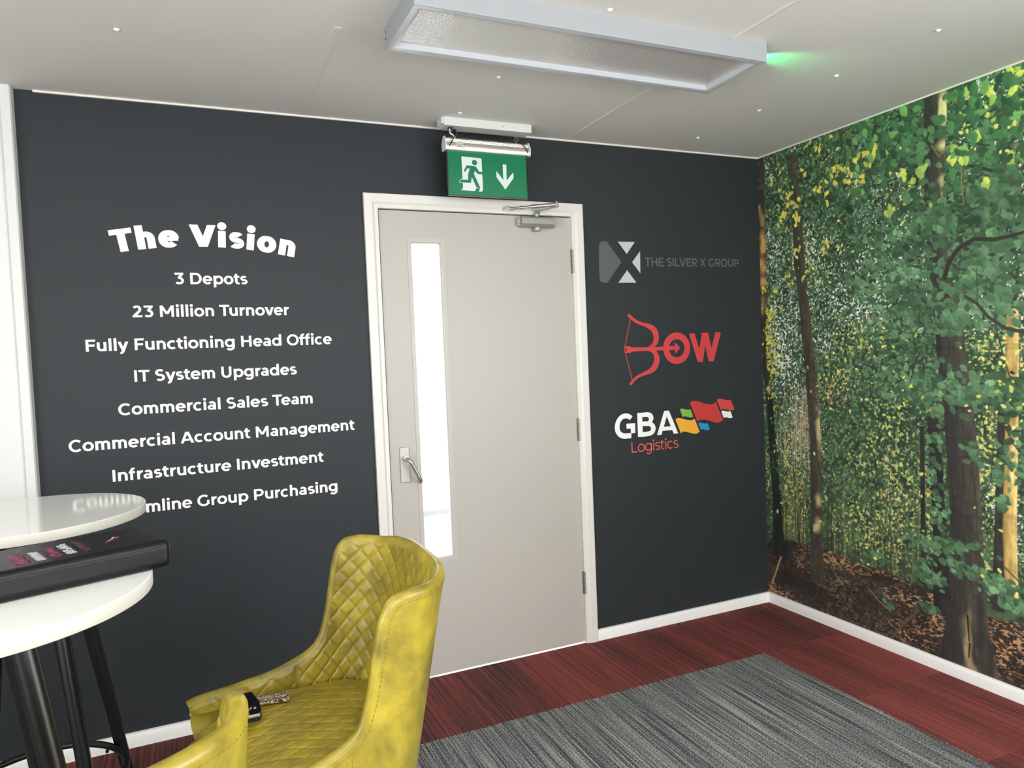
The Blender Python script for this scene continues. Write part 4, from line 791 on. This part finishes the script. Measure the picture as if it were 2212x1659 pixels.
led=bpy.data.materials.new('green_led'); led.use_nodes=True; bb=led.node_tree.nodes['Principled BSDF']; bb.inputs['Emission Color'].default_value=(.05,1,.25,1); bb.inputs['Emission Strength'].default_value=30
L(MB().lathe([(.004,X1),(.0035,X1+.004),(0,X1+.005)],16,(0,-1.068,2.366),'x'),'indicator_led',led,smooth=60)
l=bpy.data.lights.new('green_indicator','SPOT'); l.energy=7; l.color=(.03,1,.22); l.spot_size=math.radians(56); l.spot_blend=.9; l.shadow_soft_size=.002
so_=bpy.data.objects.new('green_indicator',l); COL.objects.link(so_); so_.location=(X1+.008,-1.068,2.366); so_.rotation_euler=Vector((1,-.02,.03)).to_track_quat('-Z','Y').to_euler()
# exit sign: ceiling box, two hooks, ribbed housing, green panel
o=(1.035,-.12,H); t=thing('exit_sign',o,label='hanging green emergency exit sign with running figure and down arrow above the door',cat='exit sign')
SY=-.128
L(MB().box(.838,-.157,2.354,1.236,-.092,H).box(.829,-.150,2.362,.838,-.092,H),'ceiling_box',M['white_paint'],t)
# ribbed extruded housing
pf=[(.018,2.258),(.022,2.266),(.0235,2.276),(.022,2.286)]+[(.0215-.0036*k-(.0042 if j else 0),2.288+.0055*k+.0034*j) for k in range(4) for j in (0,1)]+[(.004,2.312)]
poly=[(SY-r,z) for r,z in pf]+[(SY+r,z) for r,z in pf[::-1]]
L(MB().prism([(y,z) for y,z in poly],.846,1.226,'x'),'housing',mat('anodised_aluminium',(206,200,190),.34,metal=.8),t,smooth=20)
cap=[(SY-r*1.06,z) for r,z in ((.02,2.256),(.025,2.27),(.024,2.288),(.008,2.316))]; cap+= [(2*SY-y,z) for y,z in cap[::-1]]
for a in (.841,1.226): L(MB().prism(cap,a,a+.005,'x'),'end_cap',M['white_paint'],t,bevel=.001)
GR=mat('sign_green',(0,116,74),.3); WH=mat('sign_white',(214,222,220),.35); ED=mat('acrylic_edge',(70,76,76),.15)
L(MB().box(.851,SY-.004,2.072,1.219,SY+.004,2.262),'acrylic_panel',ED,t,bevel=.001)
L(MB().box(.856,SY-.0052,2.078,1.214,SY-.004,2.258),'green_face',GR,t)
def signp(name,polys,m,lay):
    y=SY-.0054-.0003*lay; mb=MB()
    for p in polys:
        a=sum(p[i][0]*p[(i+1)%len(p)][1]-p[(i+1)%len(p)][0]*p[i][1] for i in range(len(p)))
        q=p if a>0 else p[::-1]; yy=y-.000012*len(mb.f); mb.add([(x,yy,z) for x,z in q],[tuple(range(len(q)))])
    mb.flat=True; return L(mb,name,m,t)
E7=[(0.7702,2.4285),(0.7704,2.4285)]
signp('doorway_symbol',[[(0.9159,2.2373),(1.0064,2.2346),(1.0075,2.1035),(1.0023,2.0948),(0.9871,2.095),(0.9957,2.1082),(0.9777,2.1085),(0.9694,2.0957),(0.9079,2.0968),(0.9173,2.1052)]],WH,0)
signp('foot_outline',[[(0.9163,2.1443),(0.9107,2.1434),(0.9043,2.1389),(0.9012,2.1317),(0.9024,2.1273),(0.9155,2.1262)]],WH,0)
hd=[(0.974,2.2265),(0.973,2.2034),(0.9621,2.2144),(0.9855,2.2161)]
runner=[ell(*hd,24)]
runner+=[[(0.9375,2.201),(0.972,2.2007),(0.9798,2.1975),(0.9771,2.1874),(0.9626,2.1825),(0.9516,2.1883),(0.9417,2.189),(0.9318,2.1766),(0.9269,2.1737),(0.9235,2.1781)],[(0.972,2.2002),(0.9798,2.1975),(0.9937,2.1779),(1.009,2.1784),(1.0091,2.1678),(0.9881,2.1676),(0.9698,2.1843)],[(0.9517,2.191),(0.9786,2.1901),(0.9681,2.1658),(0.9614,2.1549),(0.955,2.1519),(0.9425,2.1642),(0.9485,2.1829)],[(0.9427,2.1668),(0.9602,2.1614),(0.9546,2.1322),(0.9531,2.1289),(0.9038,2.1287),(0.9035,2.1331),(0.9065,2.1385),(0.9128,2.1407),(0.9415,2.1414)],[(0.9564,2.1585),(0.969,2.1664),(0.9958,2.11),(0.9792,2.1091)],[(0.9796,2.1055),(0.9951,2.1074),(0.9877,2.0953),(0.9706,2.0958)]]
signp('running_figure',runner,GR,1)
signp('down_arrow',[[(1.1034,2.2165),(1.1205,2.2166),(1.1188,2.127),(1.1122,2.11),(1.1043,2.1181)],[(1.0722,2.1867),(1.1051,2.1487),(1.1115,2.1346),(1.1122,2.11),(1.073,2.159)],[(1.1527,2.186),(1.1522,2.1612),(1.1122,2.11),(1.1115,2.1346),(1.1199,2.1496)]],WH,0)
for (x) in (.893,1.175):
    mb=MB().tube([(x,SY,2.356),(x,SY,2.338)],.0012,8); rg=[(x+.0085*math.cos(a),SY,2.329+.009*math.sin(a)) for a in [2*PI*k/16 for k in range(16)]]
    mb.tube(rg,.0011,6,closed=True).tube([(x,SY,2.32),(x+.003,SY,2.31)],.0012,8); L(mb,'hook',M['steel'],t,smooth=60)
L(MB().tube(catmull([(.871,-.13,2.355),(.871,-.13,2.34),(.873,-.131,2.329),(.884,-.129,2.324),(.893,-.128,2.312)],6),.0035,10),'supply_cable',M['white_paint'],t,smooth=60)
L(MB().box(.864,-.136,2.348,.880,-.122,2.356),'cable_gland',M['black'],t)
for P_ in ([(.893,-.132,2.335),(.884,-.147,2.315),(.869,-.152,2.288),(.858,-.151,2.272),(.8505,-.134,2.255),(.8495,-.1325,2.10)],[(1.180,-.13,2.315),(1.193,-.145,2.308),(1.206,-.152,2.29),(1.216,-.152,2.27),(1.2205,-.134,2.255),(1.2205,-.1325,2.10)]):
    L(MB().tube(catmull(P_,6),.0022,8),'black_cord',M['black'],t,smooth=60)
L(MB().box(.873,-.1478,2.332,.893,-.126,2.342),'cable_clip',M['black'],t)
lb=MB().box(.886,SY-.0242,2.268,.928,SY-.0232,2.286); L(lb,'rating_label',mat('foil_label',(206,200,186),.5),t)
mb=MB()
for k,(u,v,wd) in enumerate([(.892,2.282,.022),(.895,2.2795,.016),(.892,2.277,.022),(.892,2.273,.024),(.896,2.2705,.014),(.887,2.275,.0012)]): mb.box(u,SY-.0246,v,u+wd,SY-.0242,v+.0009 if k<5 else v+.009)
mb.box(.920,SY-.0246,2.279,.926,SY-.0242,2.284); L(mb,'label_print',M['gapdark'],t)
# small number on the ceiling box
q=text_line('number',"14",1.098,1.104,2.3675,.006,M['gapdark'],None,120,100,par=t); q.location=(1.101-o[0],-.1565-o[1],2.3675-o[2])

# ------------------------------------------------------------------ furniture
def make_table(loc,rz,label,r0=.105,r1=.287):
    t=thing('bar_table',loc,rz,label=label,cat='table',group='round white bar tables')
    z=1.027; R=.30
    MB().lathe([(0,z),(R-.0016,z),(R-.0004,z-.0012)],128).lathe([(R-.0004,z-.0238),(R-.002,z-.025),(0,z-.025)],128).build('tabletop',M['table'],t,smooth=30)
    MB().lathe([(R-.0004,z-.0010),(R,z-.0016),(R,z-.0234),(R-.0004,z-.0240)],128).build('edge_band',M['table_edge'],t,smooth=60)
    MB().lathe([(0,z-.025),(.125,z-.025),(.125,z-.031),(.05,z-.034),(0,z-.034)],40).build('hub_plate',M['black'],t,smooth=40)
    for k in range(4):
        a=k*PI/2; c,s=math.cos(a),math.sin(a)
        MB().tube([(c*r0,s*r0,z-.031),(c*(r0+(r1-r0)*.5),s*(r0+(r1-r0)*.5),.5),(c*r1,s*r1,.004)],[.0195,.018,.0155],20).lathe([(0,0),(.016,0),(.017,.004),(.016,.012),(0,.012)],16,(c*r1,s*r1,0)).build('leg',M['black'],t,smooth=50)
    rr=r0+(r1-r0)*.715-.0255
    MB().tube([(rr*math.cos(2*PI*k/72),rr*math.sin(2*PI*k/72),.288) for k in range(72)],.0095,14,closed=True).build('foot_ring',M['black'],t,smooth=80)
    for k in range(4):
        a=k*PI/2+.12; MB().lathe([(0,-.0145),(.0045,-.0145),(.005,-.008),(.003,-.004),(.003,0)],12,(rr*math.cos(a),rr*math.sin(a),.281)).build('ring_screw',M['black'],t,smooth=50)
    return t
make_table((-.558,-1.518,0),math.radians(-27),'nearer round white bar table with a black box lying on it',.103,.286)
make_table((-.607,-.725,0),math.radians(38),'farther round white bar table with an empty top, close to the dark wall')

# ---- mustard bar stool
PROF=[(.252,.50),(.251,.545),(.246,.582),(.233,.615),(.208,.636),(.12,.653),(.05,.664),(0,.679),(-.035,.70),(-.065,.74),(-.085,.79),(-.096,.84),(-.104,.88),(-.114,.908),(-.135,.932),(-.165,.952),(-.2,.966),(-.24,.977),(-.30,.982)]
RR=.013; XC=-.045; NEXP=.676
def smooth_profile():
    P=catmull([(a,0,b) for a,b in PROF],10); x=np.array([p.x for p in P])[::-1]; z=np.array([p.z for p in P])[::-1]
    z=z-.018*np.clip((z-.6)/.05,0,1)+.015*np.clip((z-.8)/.15,0,1)          # arms a touch lower, wings higher
    z=z-.023*np.clip((-.16-x)/.06,0,1)+.025*np.exp(-((x+.12)/.03)**2)      # the back dips between the wings
    x=x+.027*np.clip((.72-z)/.05,0,1)*np.clip((x+.1)/.1,0,1); return x,z
PX,PZ=smooth_profile()
def plan(th,side,z):
    # th<0: straight part, distance -th in front of XC; th in 0..pi/2: rear curve.  mid-surface of the shell
    k=np.clip((z-.6)/.4,-.4,1.1); a=.139+.085*k; hw=.2405+.0165*k-np.clip(.57-z,0,1)*.35
    rear=np.clip(th,0,PI/2)
    x=np.where(th<0,XC-th,XC-a*np.sin(rear)**NEXP); y=np.where(th<0,hw,hw*np.cos(rear)**NEXP)
    x=np.where(th<0,x-np.clip(.57-z,0,1)*.25*np.clip((x-XC)/.25,0,1),x)
    return x,side*y
def shell_curves(step):
    # fine samples of one side from the front tip to the middle of the back, then mirrored
    th=np.concatenate([np.linspace(-(.252-XC),0,900),np.linspace(0,PI/2,1600)[1:]])
    xn=np.where(th<0,XC-th,XC-.22*np.sin(np.clip(th,0,PI/2))**NEXP)
    zt=np.interp(xn,PX,PZ)
    x,y=plan(th,1,zt); p=np.stack([x,y,zt],1)
    d=np.concatenate([[0],np.cumsum(np.linalg.norm(np.diff(p,axis=0),axis=1))])
    n=int(d[-1]/step); t=np.linspace(0,d[-1],n+1)
    th2=np.interp(t,d,th); zt2=np.interp(t,d,zt)
    TH_=np.concatenate([th2,th2[::-1][1:]]); SD=np.concatenate([np.ones(len(th2)),-np.ones(len(th2)-1)]); ZT=np.concatenate([zt2,zt2[::-1][1:]])
    return TH_,SD,ZT
def shell_surface(TH_,SD,Z):
    # points and outward normals for arrays (columns,rows)
    x,y=plan(TH_[:,None]*np.ones_like(Z),SD[:,None],Z)
    P=np.stack([x,y,Z],-1)
    du=np.gradient(P,axis=0); 
    x2,y2=plan(TH_[:,None]*np.ones_like(Z),SD[:,None],Z+.004); dv=np.stack([x2,y2,Z+.004],-1)-P
    # horizontal tangent only, so that slanting columns do not tilt it
    xa,ya=plan(np.clip(TH_[:,None]+.004*np.ones_like(Z),-9,PI/2),SD[:,None],Z); xb,yb=plan(TH_[:,None]-.004*np.ones_like(Z),SD[:,None],Z)
    tu=np.stack([(xb-xa)*SD[:,None],(yb-ya)*SD[:,None],np.zeros_like(Z)],-1)
    n=np.cross(tu,dv); l=np.linalg.norm(n,axis=-1,keepdims=True); n=n/np.where(l<1e-12,1,l)
    out=P-np.array([-.02,0,0]); sgn=np.sign((n[...,0]*out[...,0]+n[...,1]*out[...,1])); sgn[sgn==0]=1
    n=n*sgn[...,None]
    return P,n
def grid_mesh(name,P,material,par,attr=None,smooth=True):
    nu,nv=P.shape[:2]; i=np.arange((nu-1)*nv).reshape(nu-1,nv)[:,:-1].ravel(); q=np.stack([i,i+nv,i+nv+1,i+1],1)
    me=bpy.data.meshes.new(name); me.vertices.add(nu*nv); me.vertices.foreach_set('co',P.reshape(-1,3).astype(np.float32).ravel())
    me.loops.add(q.size); me.loops.foreach_set('vertex_index',q.astype(np.int32).ravel()); me.polygons.add(len(q)); me.polygons.foreach_set('loop_start',np.arange(0,q.size,4,dtype=np.int32)); me.update(calc_edges=True)
    me.polygons.foreach_set('use_smooth',np.ones(len(q),bool))
    if attr is not None:
        a=me.attributes.new('seam','FLOAT','POINT'); a.data.foreach_set('value',attr.ravel().astype(np.float32))
    me.validate(); me.materials.append(material); o=bpy.data.objects.new(name,me); COL.objects.link(o); o.parent=par; return o
def quilt(u,v,p,al,amp):
    a=(u*math.sin(al)+v*math.cos(al))/p; b=(u*math.sin(al)-v*math.cos(al))/p
    d1=np.abs(a-np.round(a))*p; d2=np.abs(b-np.round(b))*p
    g=lambda d:1-np.exp(-(d/(p*.085))**1.2)
    seam=np.maximum(np.exp(-(d1/.0011)**2)*(.35+.65*(np.sin(b*PI*2*6)>-.2)),np.exp(-(d2/.0011)**2)*(.35+.65*(np.sin(a*PI*2*6)>-.2)))
    return amp*g(d1)*g(d2),seam
def make_stool(loc,rz,label):
    t=thing('bar_stool',loc,rz,label=label,cat='bar stool',group='mustard leather bar stools')
    TH_,SD,ZT=shell_curves(.003); n=len(TH_)
    # rim centre curve and its frame
    Pc,Nc=shell_surface(TH_,SD,ZT[:,None]); Pc=Pc[:,0];Nc=Nc[:,0]
    T=np.gradient(Pc,axis=0); T/=np.linalg.norm(T,axis=1,keepdims=True)
    Mv=np.cross(T,Nc); Mv*=np.where(Mv[:,2:3]<0,-1,1); 
    Mv/=np.linalg.norm(Mv,axis=1,keepdims=True)
    # smooth the frame a little where the wing turns
    for _ in range(6): Mv[1:-1]=(Mv[:-2]+2*Mv[1:-1]+Mv[2:])/4
    Mv/=np.linalg.norm(Mv,axis=1,keepdims=True)
    rows=30; f=np.linspace(0,1,rows); Z=.485+(ZT[:,None]-.485)*f[None,:]
    P,N=shell_surface(TH_,SD,Z); outer=P+N*RR
    ph=np.linspace(0,PI,13)[1:]
    rim=Pc[:,None]+Nc[:,None]*(RR*np.cos(ph))[None,:,None]+Mv[:,None]*(RR*np.sin(ph))[None,:,None]
    grid_mesh('outer_shell',np.concatenate([outer,rim],1),M['leather'],t)
    # quilted lining
    rows=120; f=np.linspace(0,1,rows); Z=ZT[:,None]-(ZT[:,None]-.600)*f[None,:]; Z=np.where(Z<.5,.5,Z)
    Z=np.minimum(ZT[:,None],np.maximum(Z,np.minimum(ZT[:,None],.600)))
    P,N=shell_surface(TH_,SD,Z)
    xr,yr=plan(TH_,SD,np.full(n,.8)); d=np.concatenate([[0],np.cumsum(np.hypot(np.diff(xr),np.diff(yr)))]); U=(d-d[n//2])[:,None]*np.ones_like(Z); 
    V=Z-.62
    hb,sb=quilt(U,V,.0335,PI/4,.0040); ha,sa=quilt(U,V+.01,.052,PI/4,.0032)
    us=abs(U[np.argmin(np.abs(xr-.012)),0]); arm=np.clip((np.abs(U)-us)/.002,0,1)
    h=hb*(1-arm)+ha*arm; s=sb*(1-arm)+sa*arm
    ds=np.abs(np.abs(U)-us); h*=1-np.exp(-(ds/.006)**2); s=np.maximum(s*(ds>.004),np.exp(-((ds-.0055)/.0011)**2)*(np.sin(V*700)>-.3)*(np.abs(U)<us)); s=np.maximum(s,np.exp(-(ds/.0014)**2))
    edge=np.clip((ZT[:,None]-Z)/.009,0,1); h=h*edge; s=s*(edge>.95)
    lin_=P-N*(RR*1.0+h[...,None])
    grid_mesh('quilted_lining',lin_,M['quilt'],t,s)
    # stitching beside the rim
    mb=MB(); Q=Pc+Nc*(RR+.0004)-Mv*.006; acc=0; step=.004
    for i in range(6,n-8,3):
        a=Vector(Q[i]);b_=Vector(Q[i]+(Q[i+1]-Q[i])*1.6)
        if (b_-a).length>1e-4: mb.tube([a,b_],.0008,5)
    for sgn in (1,-1):
        for x0 in (-.02,-.031):
            k=int(np.argmin(np.abs(xr-x0)+10*(SD!=sgn)))
            zz=np.arange(.50,ZT[k]-.012,.0085)
            PP,NN=shell_surface(TH_[k:k+2],SD[k:k+2],np.stack([zz,zz])); 
            for p,q in zip(PP[0],NN[0]): p2=p+q*(RR+.0003); mb.tube([p2,p2+np.array([0,0,.0048])],.0008,5)
    mb.build('stitching',M['thread'],t)
    # seat cushion
    nx,ny=300,240
    bth=np.concatenate([np.linspace(-(.252-XC),0,200),np.linspace(0,PI/2,400)[1:]]); bx,by=plan(bth,1,np.full(len(bth),.645))
    xi=np.linspace(-.5,1,len(bx)); ins=RR+.0035
    tx=np.gradient(bx);ty=np.gradient(by);l=np.hypot(tx,ty); bx2=bx+ty/l*ins*-1*np.sign(1); by2=by-np.abs(tx)/l*ins; bx2=bx+np.abs(ty)/l*ins
    o_=np.argsort(bx2); bxs,bys=bx2[o_],np.maximum(by2[o_],0)
    x0=bxs[0]; q=np.linspace(0,1,nx); X=x0+(.238-x0)*(1-np.cos(q*PI*.5))**.9 if False else x0+(.238-x0)*q**1.6
    hwid=np.interp(X,bxs,bys); 
    Vl=np.linspace(-1,1,ny); Y=hwid[:,None]*Vl[None,:]; XX=X[:,None]*np.ones_like(Y)
    crown=.626-.012*np.abs(Vl)[None,:]**4-.060*np.clip((XX-.02)/.22,0,1)**2.2-.010*np.clip((-.10-XX)/.1,0,1)
    h,s=quilt(YA(XX,Y)[0],YA(XX,Y)[1],.033,math.radians(64),.0030)
    edge=np.clip((1-np.abs(Vl))[None,:]*hwid[:,None]/.012,0,1); 
    top=np.stack([XX,Y,crown-.012*(1-edge)+h*edge],-1)
    # rounded front going down
    fr=[]
    for k in range(1,22):
        a=k/21; ang=min(a/.45,1)*PI/2*.9; r=.026
        dx=r*math.sin(ang); dz=-r*(1-math.cos(ang))-(max(a-.45,0)/.55)*.045
        fr.append(np.stack([np.full(ny,.238+dx),Y[-1],crown[-1]+dz-.014*np.abs(Vl)**6],-1))
    P=np.concatenate([top,np.stack(fr)],0); S=np.concatenate([s*edge,np.zeros((21,ny))],0)
    grid_mesh('seat_cushion',P,M['quilt'],t,S)
    # underside, legs and footrest
    MB().prism([(.195*math.copysign(abs(math.cos(k*PI/24))**.7,math.cos(k*PI/24))+.04,.178*math.copysign(abs(math.sin(k*PI/24))**.7,math.sin(k*PI/24))) for k in range(48)],.484,.545,'z').build('seat_base',M['black'],t)
    for sx in (1,-1):
        for sy in (1,-1):
            a=(sx*.125,sy*.125,.486); b_=(sx*.185,sy*.178,.006)
            MB().tube([a,b_],[.0125,.009],16).lathe([(0,0),(.011,0),(.012,.006),(0,.008)],14,(b_[0],b_[1],0)).build('leg',M['black'],t,smooth=60)
    z=.24; k=(.486-z)/.48; fx,fy=.125+.06*k,.125+.053*k
    MB().tube([(fx,fy,z),(fx,-fy,z)],.009,14).build('footrest',M['black'],t,smooth=60)
    for sy in (1,-1): MB().tube([(fx,sy*fy,z),(-fx,sy*fy,z)],.006,12).build('side_stretcher',M['black'],t,smooth=60)
    return t
def YA(x,y):
    return y,x
st=make_stool((.032,-1.435,0),math.radians(179.3),'mustard quilted leather bar stool in front of the door, with keys on its seat')
dup(st,(-.424,-1.938,0),math.radians(112),label='mustard leather bar stool nearest the camera, cut off by the bottom edge')

# ---- black box on the near table
bk=thing('presentation_box',(-.453,-1.493,1.0275),math.radians(20),label='long black leather presentation box lying on the nearer white table',cat='box')
blk=mat('black_leather',(9,9,10),.38,spec=.3,bump=(90,.25,.002))
MB().box(-.21,-.095,0,.21,.095,.052).build('box_body',blk,bk,bevel=.016,seg=5)
MB().box(-.2,-.0965,.040,.2,-.0945,.0412).build('lid_seam',M['gapdark'],bk)
mg=flat('magenta_print',(150,58,92)); wp=flat('white_print',(214,214,216)); dr=flat('dark_red_print',(104,44,56))
# lines of small print set across the box, too worn to read: rows of letter-like strokes
def printrow(name,x0,x1,y0,y1,m,seed,nl):
    r=random.Random(seed); mb=MB(); w=(y1-y0)/nl; z0,z1=.0521,.0524
    for i in range(nl):
        a=y0+i*w; b_=a+w*.82; t_=w*.24
        mb.box(x0,a,z0,x1,a+t_,z1)
        if r.random()<.7: mb.box(x0,b_-t_,z0,x1,b_,z1)
        for q in (r.choice([x0,(x0+x1)/2]),x1-(x1-x0)*.2): mb.box(q,a,z0,q+(x1-x0)*.2,b_,z1)
    mb.build(name,m,bk)
for k,(x,wd,m,nl,y0,y1) in enumerate([(.075,.012,dr,6,-.05,.05),(.048,.016,wp,6,-.052,.045),(.026,.014,mg,7,-.055,.035),(.000,.015,wp,6,-.06,.02),(-.03,.022,mg,6,-.062,.025)]): printrow('print_row',x,x+wd,y0,y1,m,k,nl)
for k,m in enumerate((mg,mg,wp)):
    mb=MB(); pts=catmull([(.118+.004*k,-.018+.006*k,0),(.135,-.004+.004*k,0),(.15-.004*k,.016+.002*k,0)],8)
    for a,b_ in zip(pts[:-1],pts[1:]): mb.add([(a.x-.0025,a.y,.0523),(a.x+.0025,a.y-.001,.0523),(b_.x+.0025,b_.y-.001,.0523),(b_.x-.0025,b_.y,.0523)],[(0,1,2,3)])
    mb.build('emblem_stroke',m,bk)

# ---- keys on the stool seat
def glitter():
    m=bpy.data.materials.new('glitter'); m.use_nodes=True; nt=m.node_tree; b=nt.nodes['Principled BSDF']; tc=nt.nodes.new('ShaderNodeTexCoord')
    vo=nt.nodes.new('ShaderNodeTexVoronoi'); vo.inputs['Scale'].default_value=420; nt.links.new(tc.outputs['Object'],vo.inputs['Vector'])
    sp=nt.nodes.new('ShaderNodeSeparateColor'); nt.links.new(vo.outputs['Color'],sp.inputs[0])
    c=ramp(nt,sp.outputs[0],[(0,lin((44,36,40))),(.42,lin((90,72,76))),(.5,lin((196,160,158))),(.7,lin((226,208,160))),(.88,lin((250,244,230)))]); c.node.color_ramp.interpolation='CONSTANT'
    nt.links.new(c,b.inputs['Base Color']); b.inputs['Roughness'].default_value=.35; b.inputs['Metallic'].default_value=.3
    bp=nt.nodes.new('ShaderNodeBump'); bp.inputs['Strength'].default_value=.6; bp.inputs['Distance'].default_value=.001; nt.links.new(sp.outputs[1],bp.inputs['Height']); nt.links.new(bp.outputs[0],b.inputs['Normal']); return m
SZ=.630
ky=thing('car_key',(-.09,-1.3175,SZ),label='black and chrome car key with a glittery strap lying on the stool seat',cat='key')
oK=(-.09,-1.3175,SZ)
def K(mbx,name,m,par=ky,**k): return local(mbx,oK).build(name,m,par,**k)
sp_=K(MB().prism([(-.112,-1.2474),(-.012,-1.272),(-.003,-1.280),(-.006,-1.303),(-.014,-1.309),(-.115,-1.2834)],SZ+.0005,SZ+.0065,'z'),'strap',glitter(),bevel=.0012)
K(MB().lathe([(0,SZ+.0085),(.0035,SZ+.0082),(.0045,SZ+.0064)],18,(-.017,-1.287,0)),'rivet',M['steel'],sp_,smooth=60)
fb=[(-.112,-1.2935),(-.086,-1.2945),(-.073,-1.3325),(-.071,-1.3645),(-.076,-1.3735),(-.112,-1.3735)]
cx=sum(p[0] for p in fb)/6; cy=sum(p[1] for p in fb)/6
sc=lambda k:[(cx+(x-cx)*k,cy+(y-cy)*k) for x,y in fb]
def TILT(mb):   # the key leans on the strap, its far edge raised
    mb.v=[(x,y,z+(y+1.3735)*.24) for x,y,z in mb.v]; return mb
fo=K(TILT(MB().prism(fb,SZ+.0008,SZ+.014,'z')),'key_body',M['black'],bevel=.002)
chrome=mat('chrome_trim',(150,146,138),.2,metal=1)
A_,B_=sc(1.035),sc(.955); nn=len(fb); mb=MB(); vs=[(x,y,SZ+.0105) for x,y in A_]+[(x,y,SZ+.013) for x,y in A_]+[(x,y,SZ+.0165) for x,y in B_]
mb.add(vs,[(k*nn+i,k*nn+(i+1)%nn,(k+1)*nn+(i+1)%nn,(k+1)*nn+i) for k in range(2) for i in range(nn)]); K(TILT(mb),'chrome_trim',chrome,fo)
K(TILT(MB().prism(sc(.955),SZ+.012,SZ+.0158,'z')),'key_face',mat('gloss_black',(6,6,7),.22,spec=.3),fo)
mk=flat('key_icon_print',(214,214,210))
for (ix,iy,k) in ((-.0925,-1.3515,0),(-.084,-1.3515,1)):
    mb=MB(); rg=[(ix+.0022*math.cos(2*PI*i/20),iy+.0030*math.sin(2*PI*i/20),SZ+.0159) for i in range(20)]
    mb.tube(rg if k else rg[:14],.00035,5,closed=bool(k)).tube([(ix-.001,iy,SZ+.0159),(ix+.0012,iy+(.006 if not k else 0),SZ+.0159)],.00035,5); K(TILT(mb),'button_icon',mk,fo)
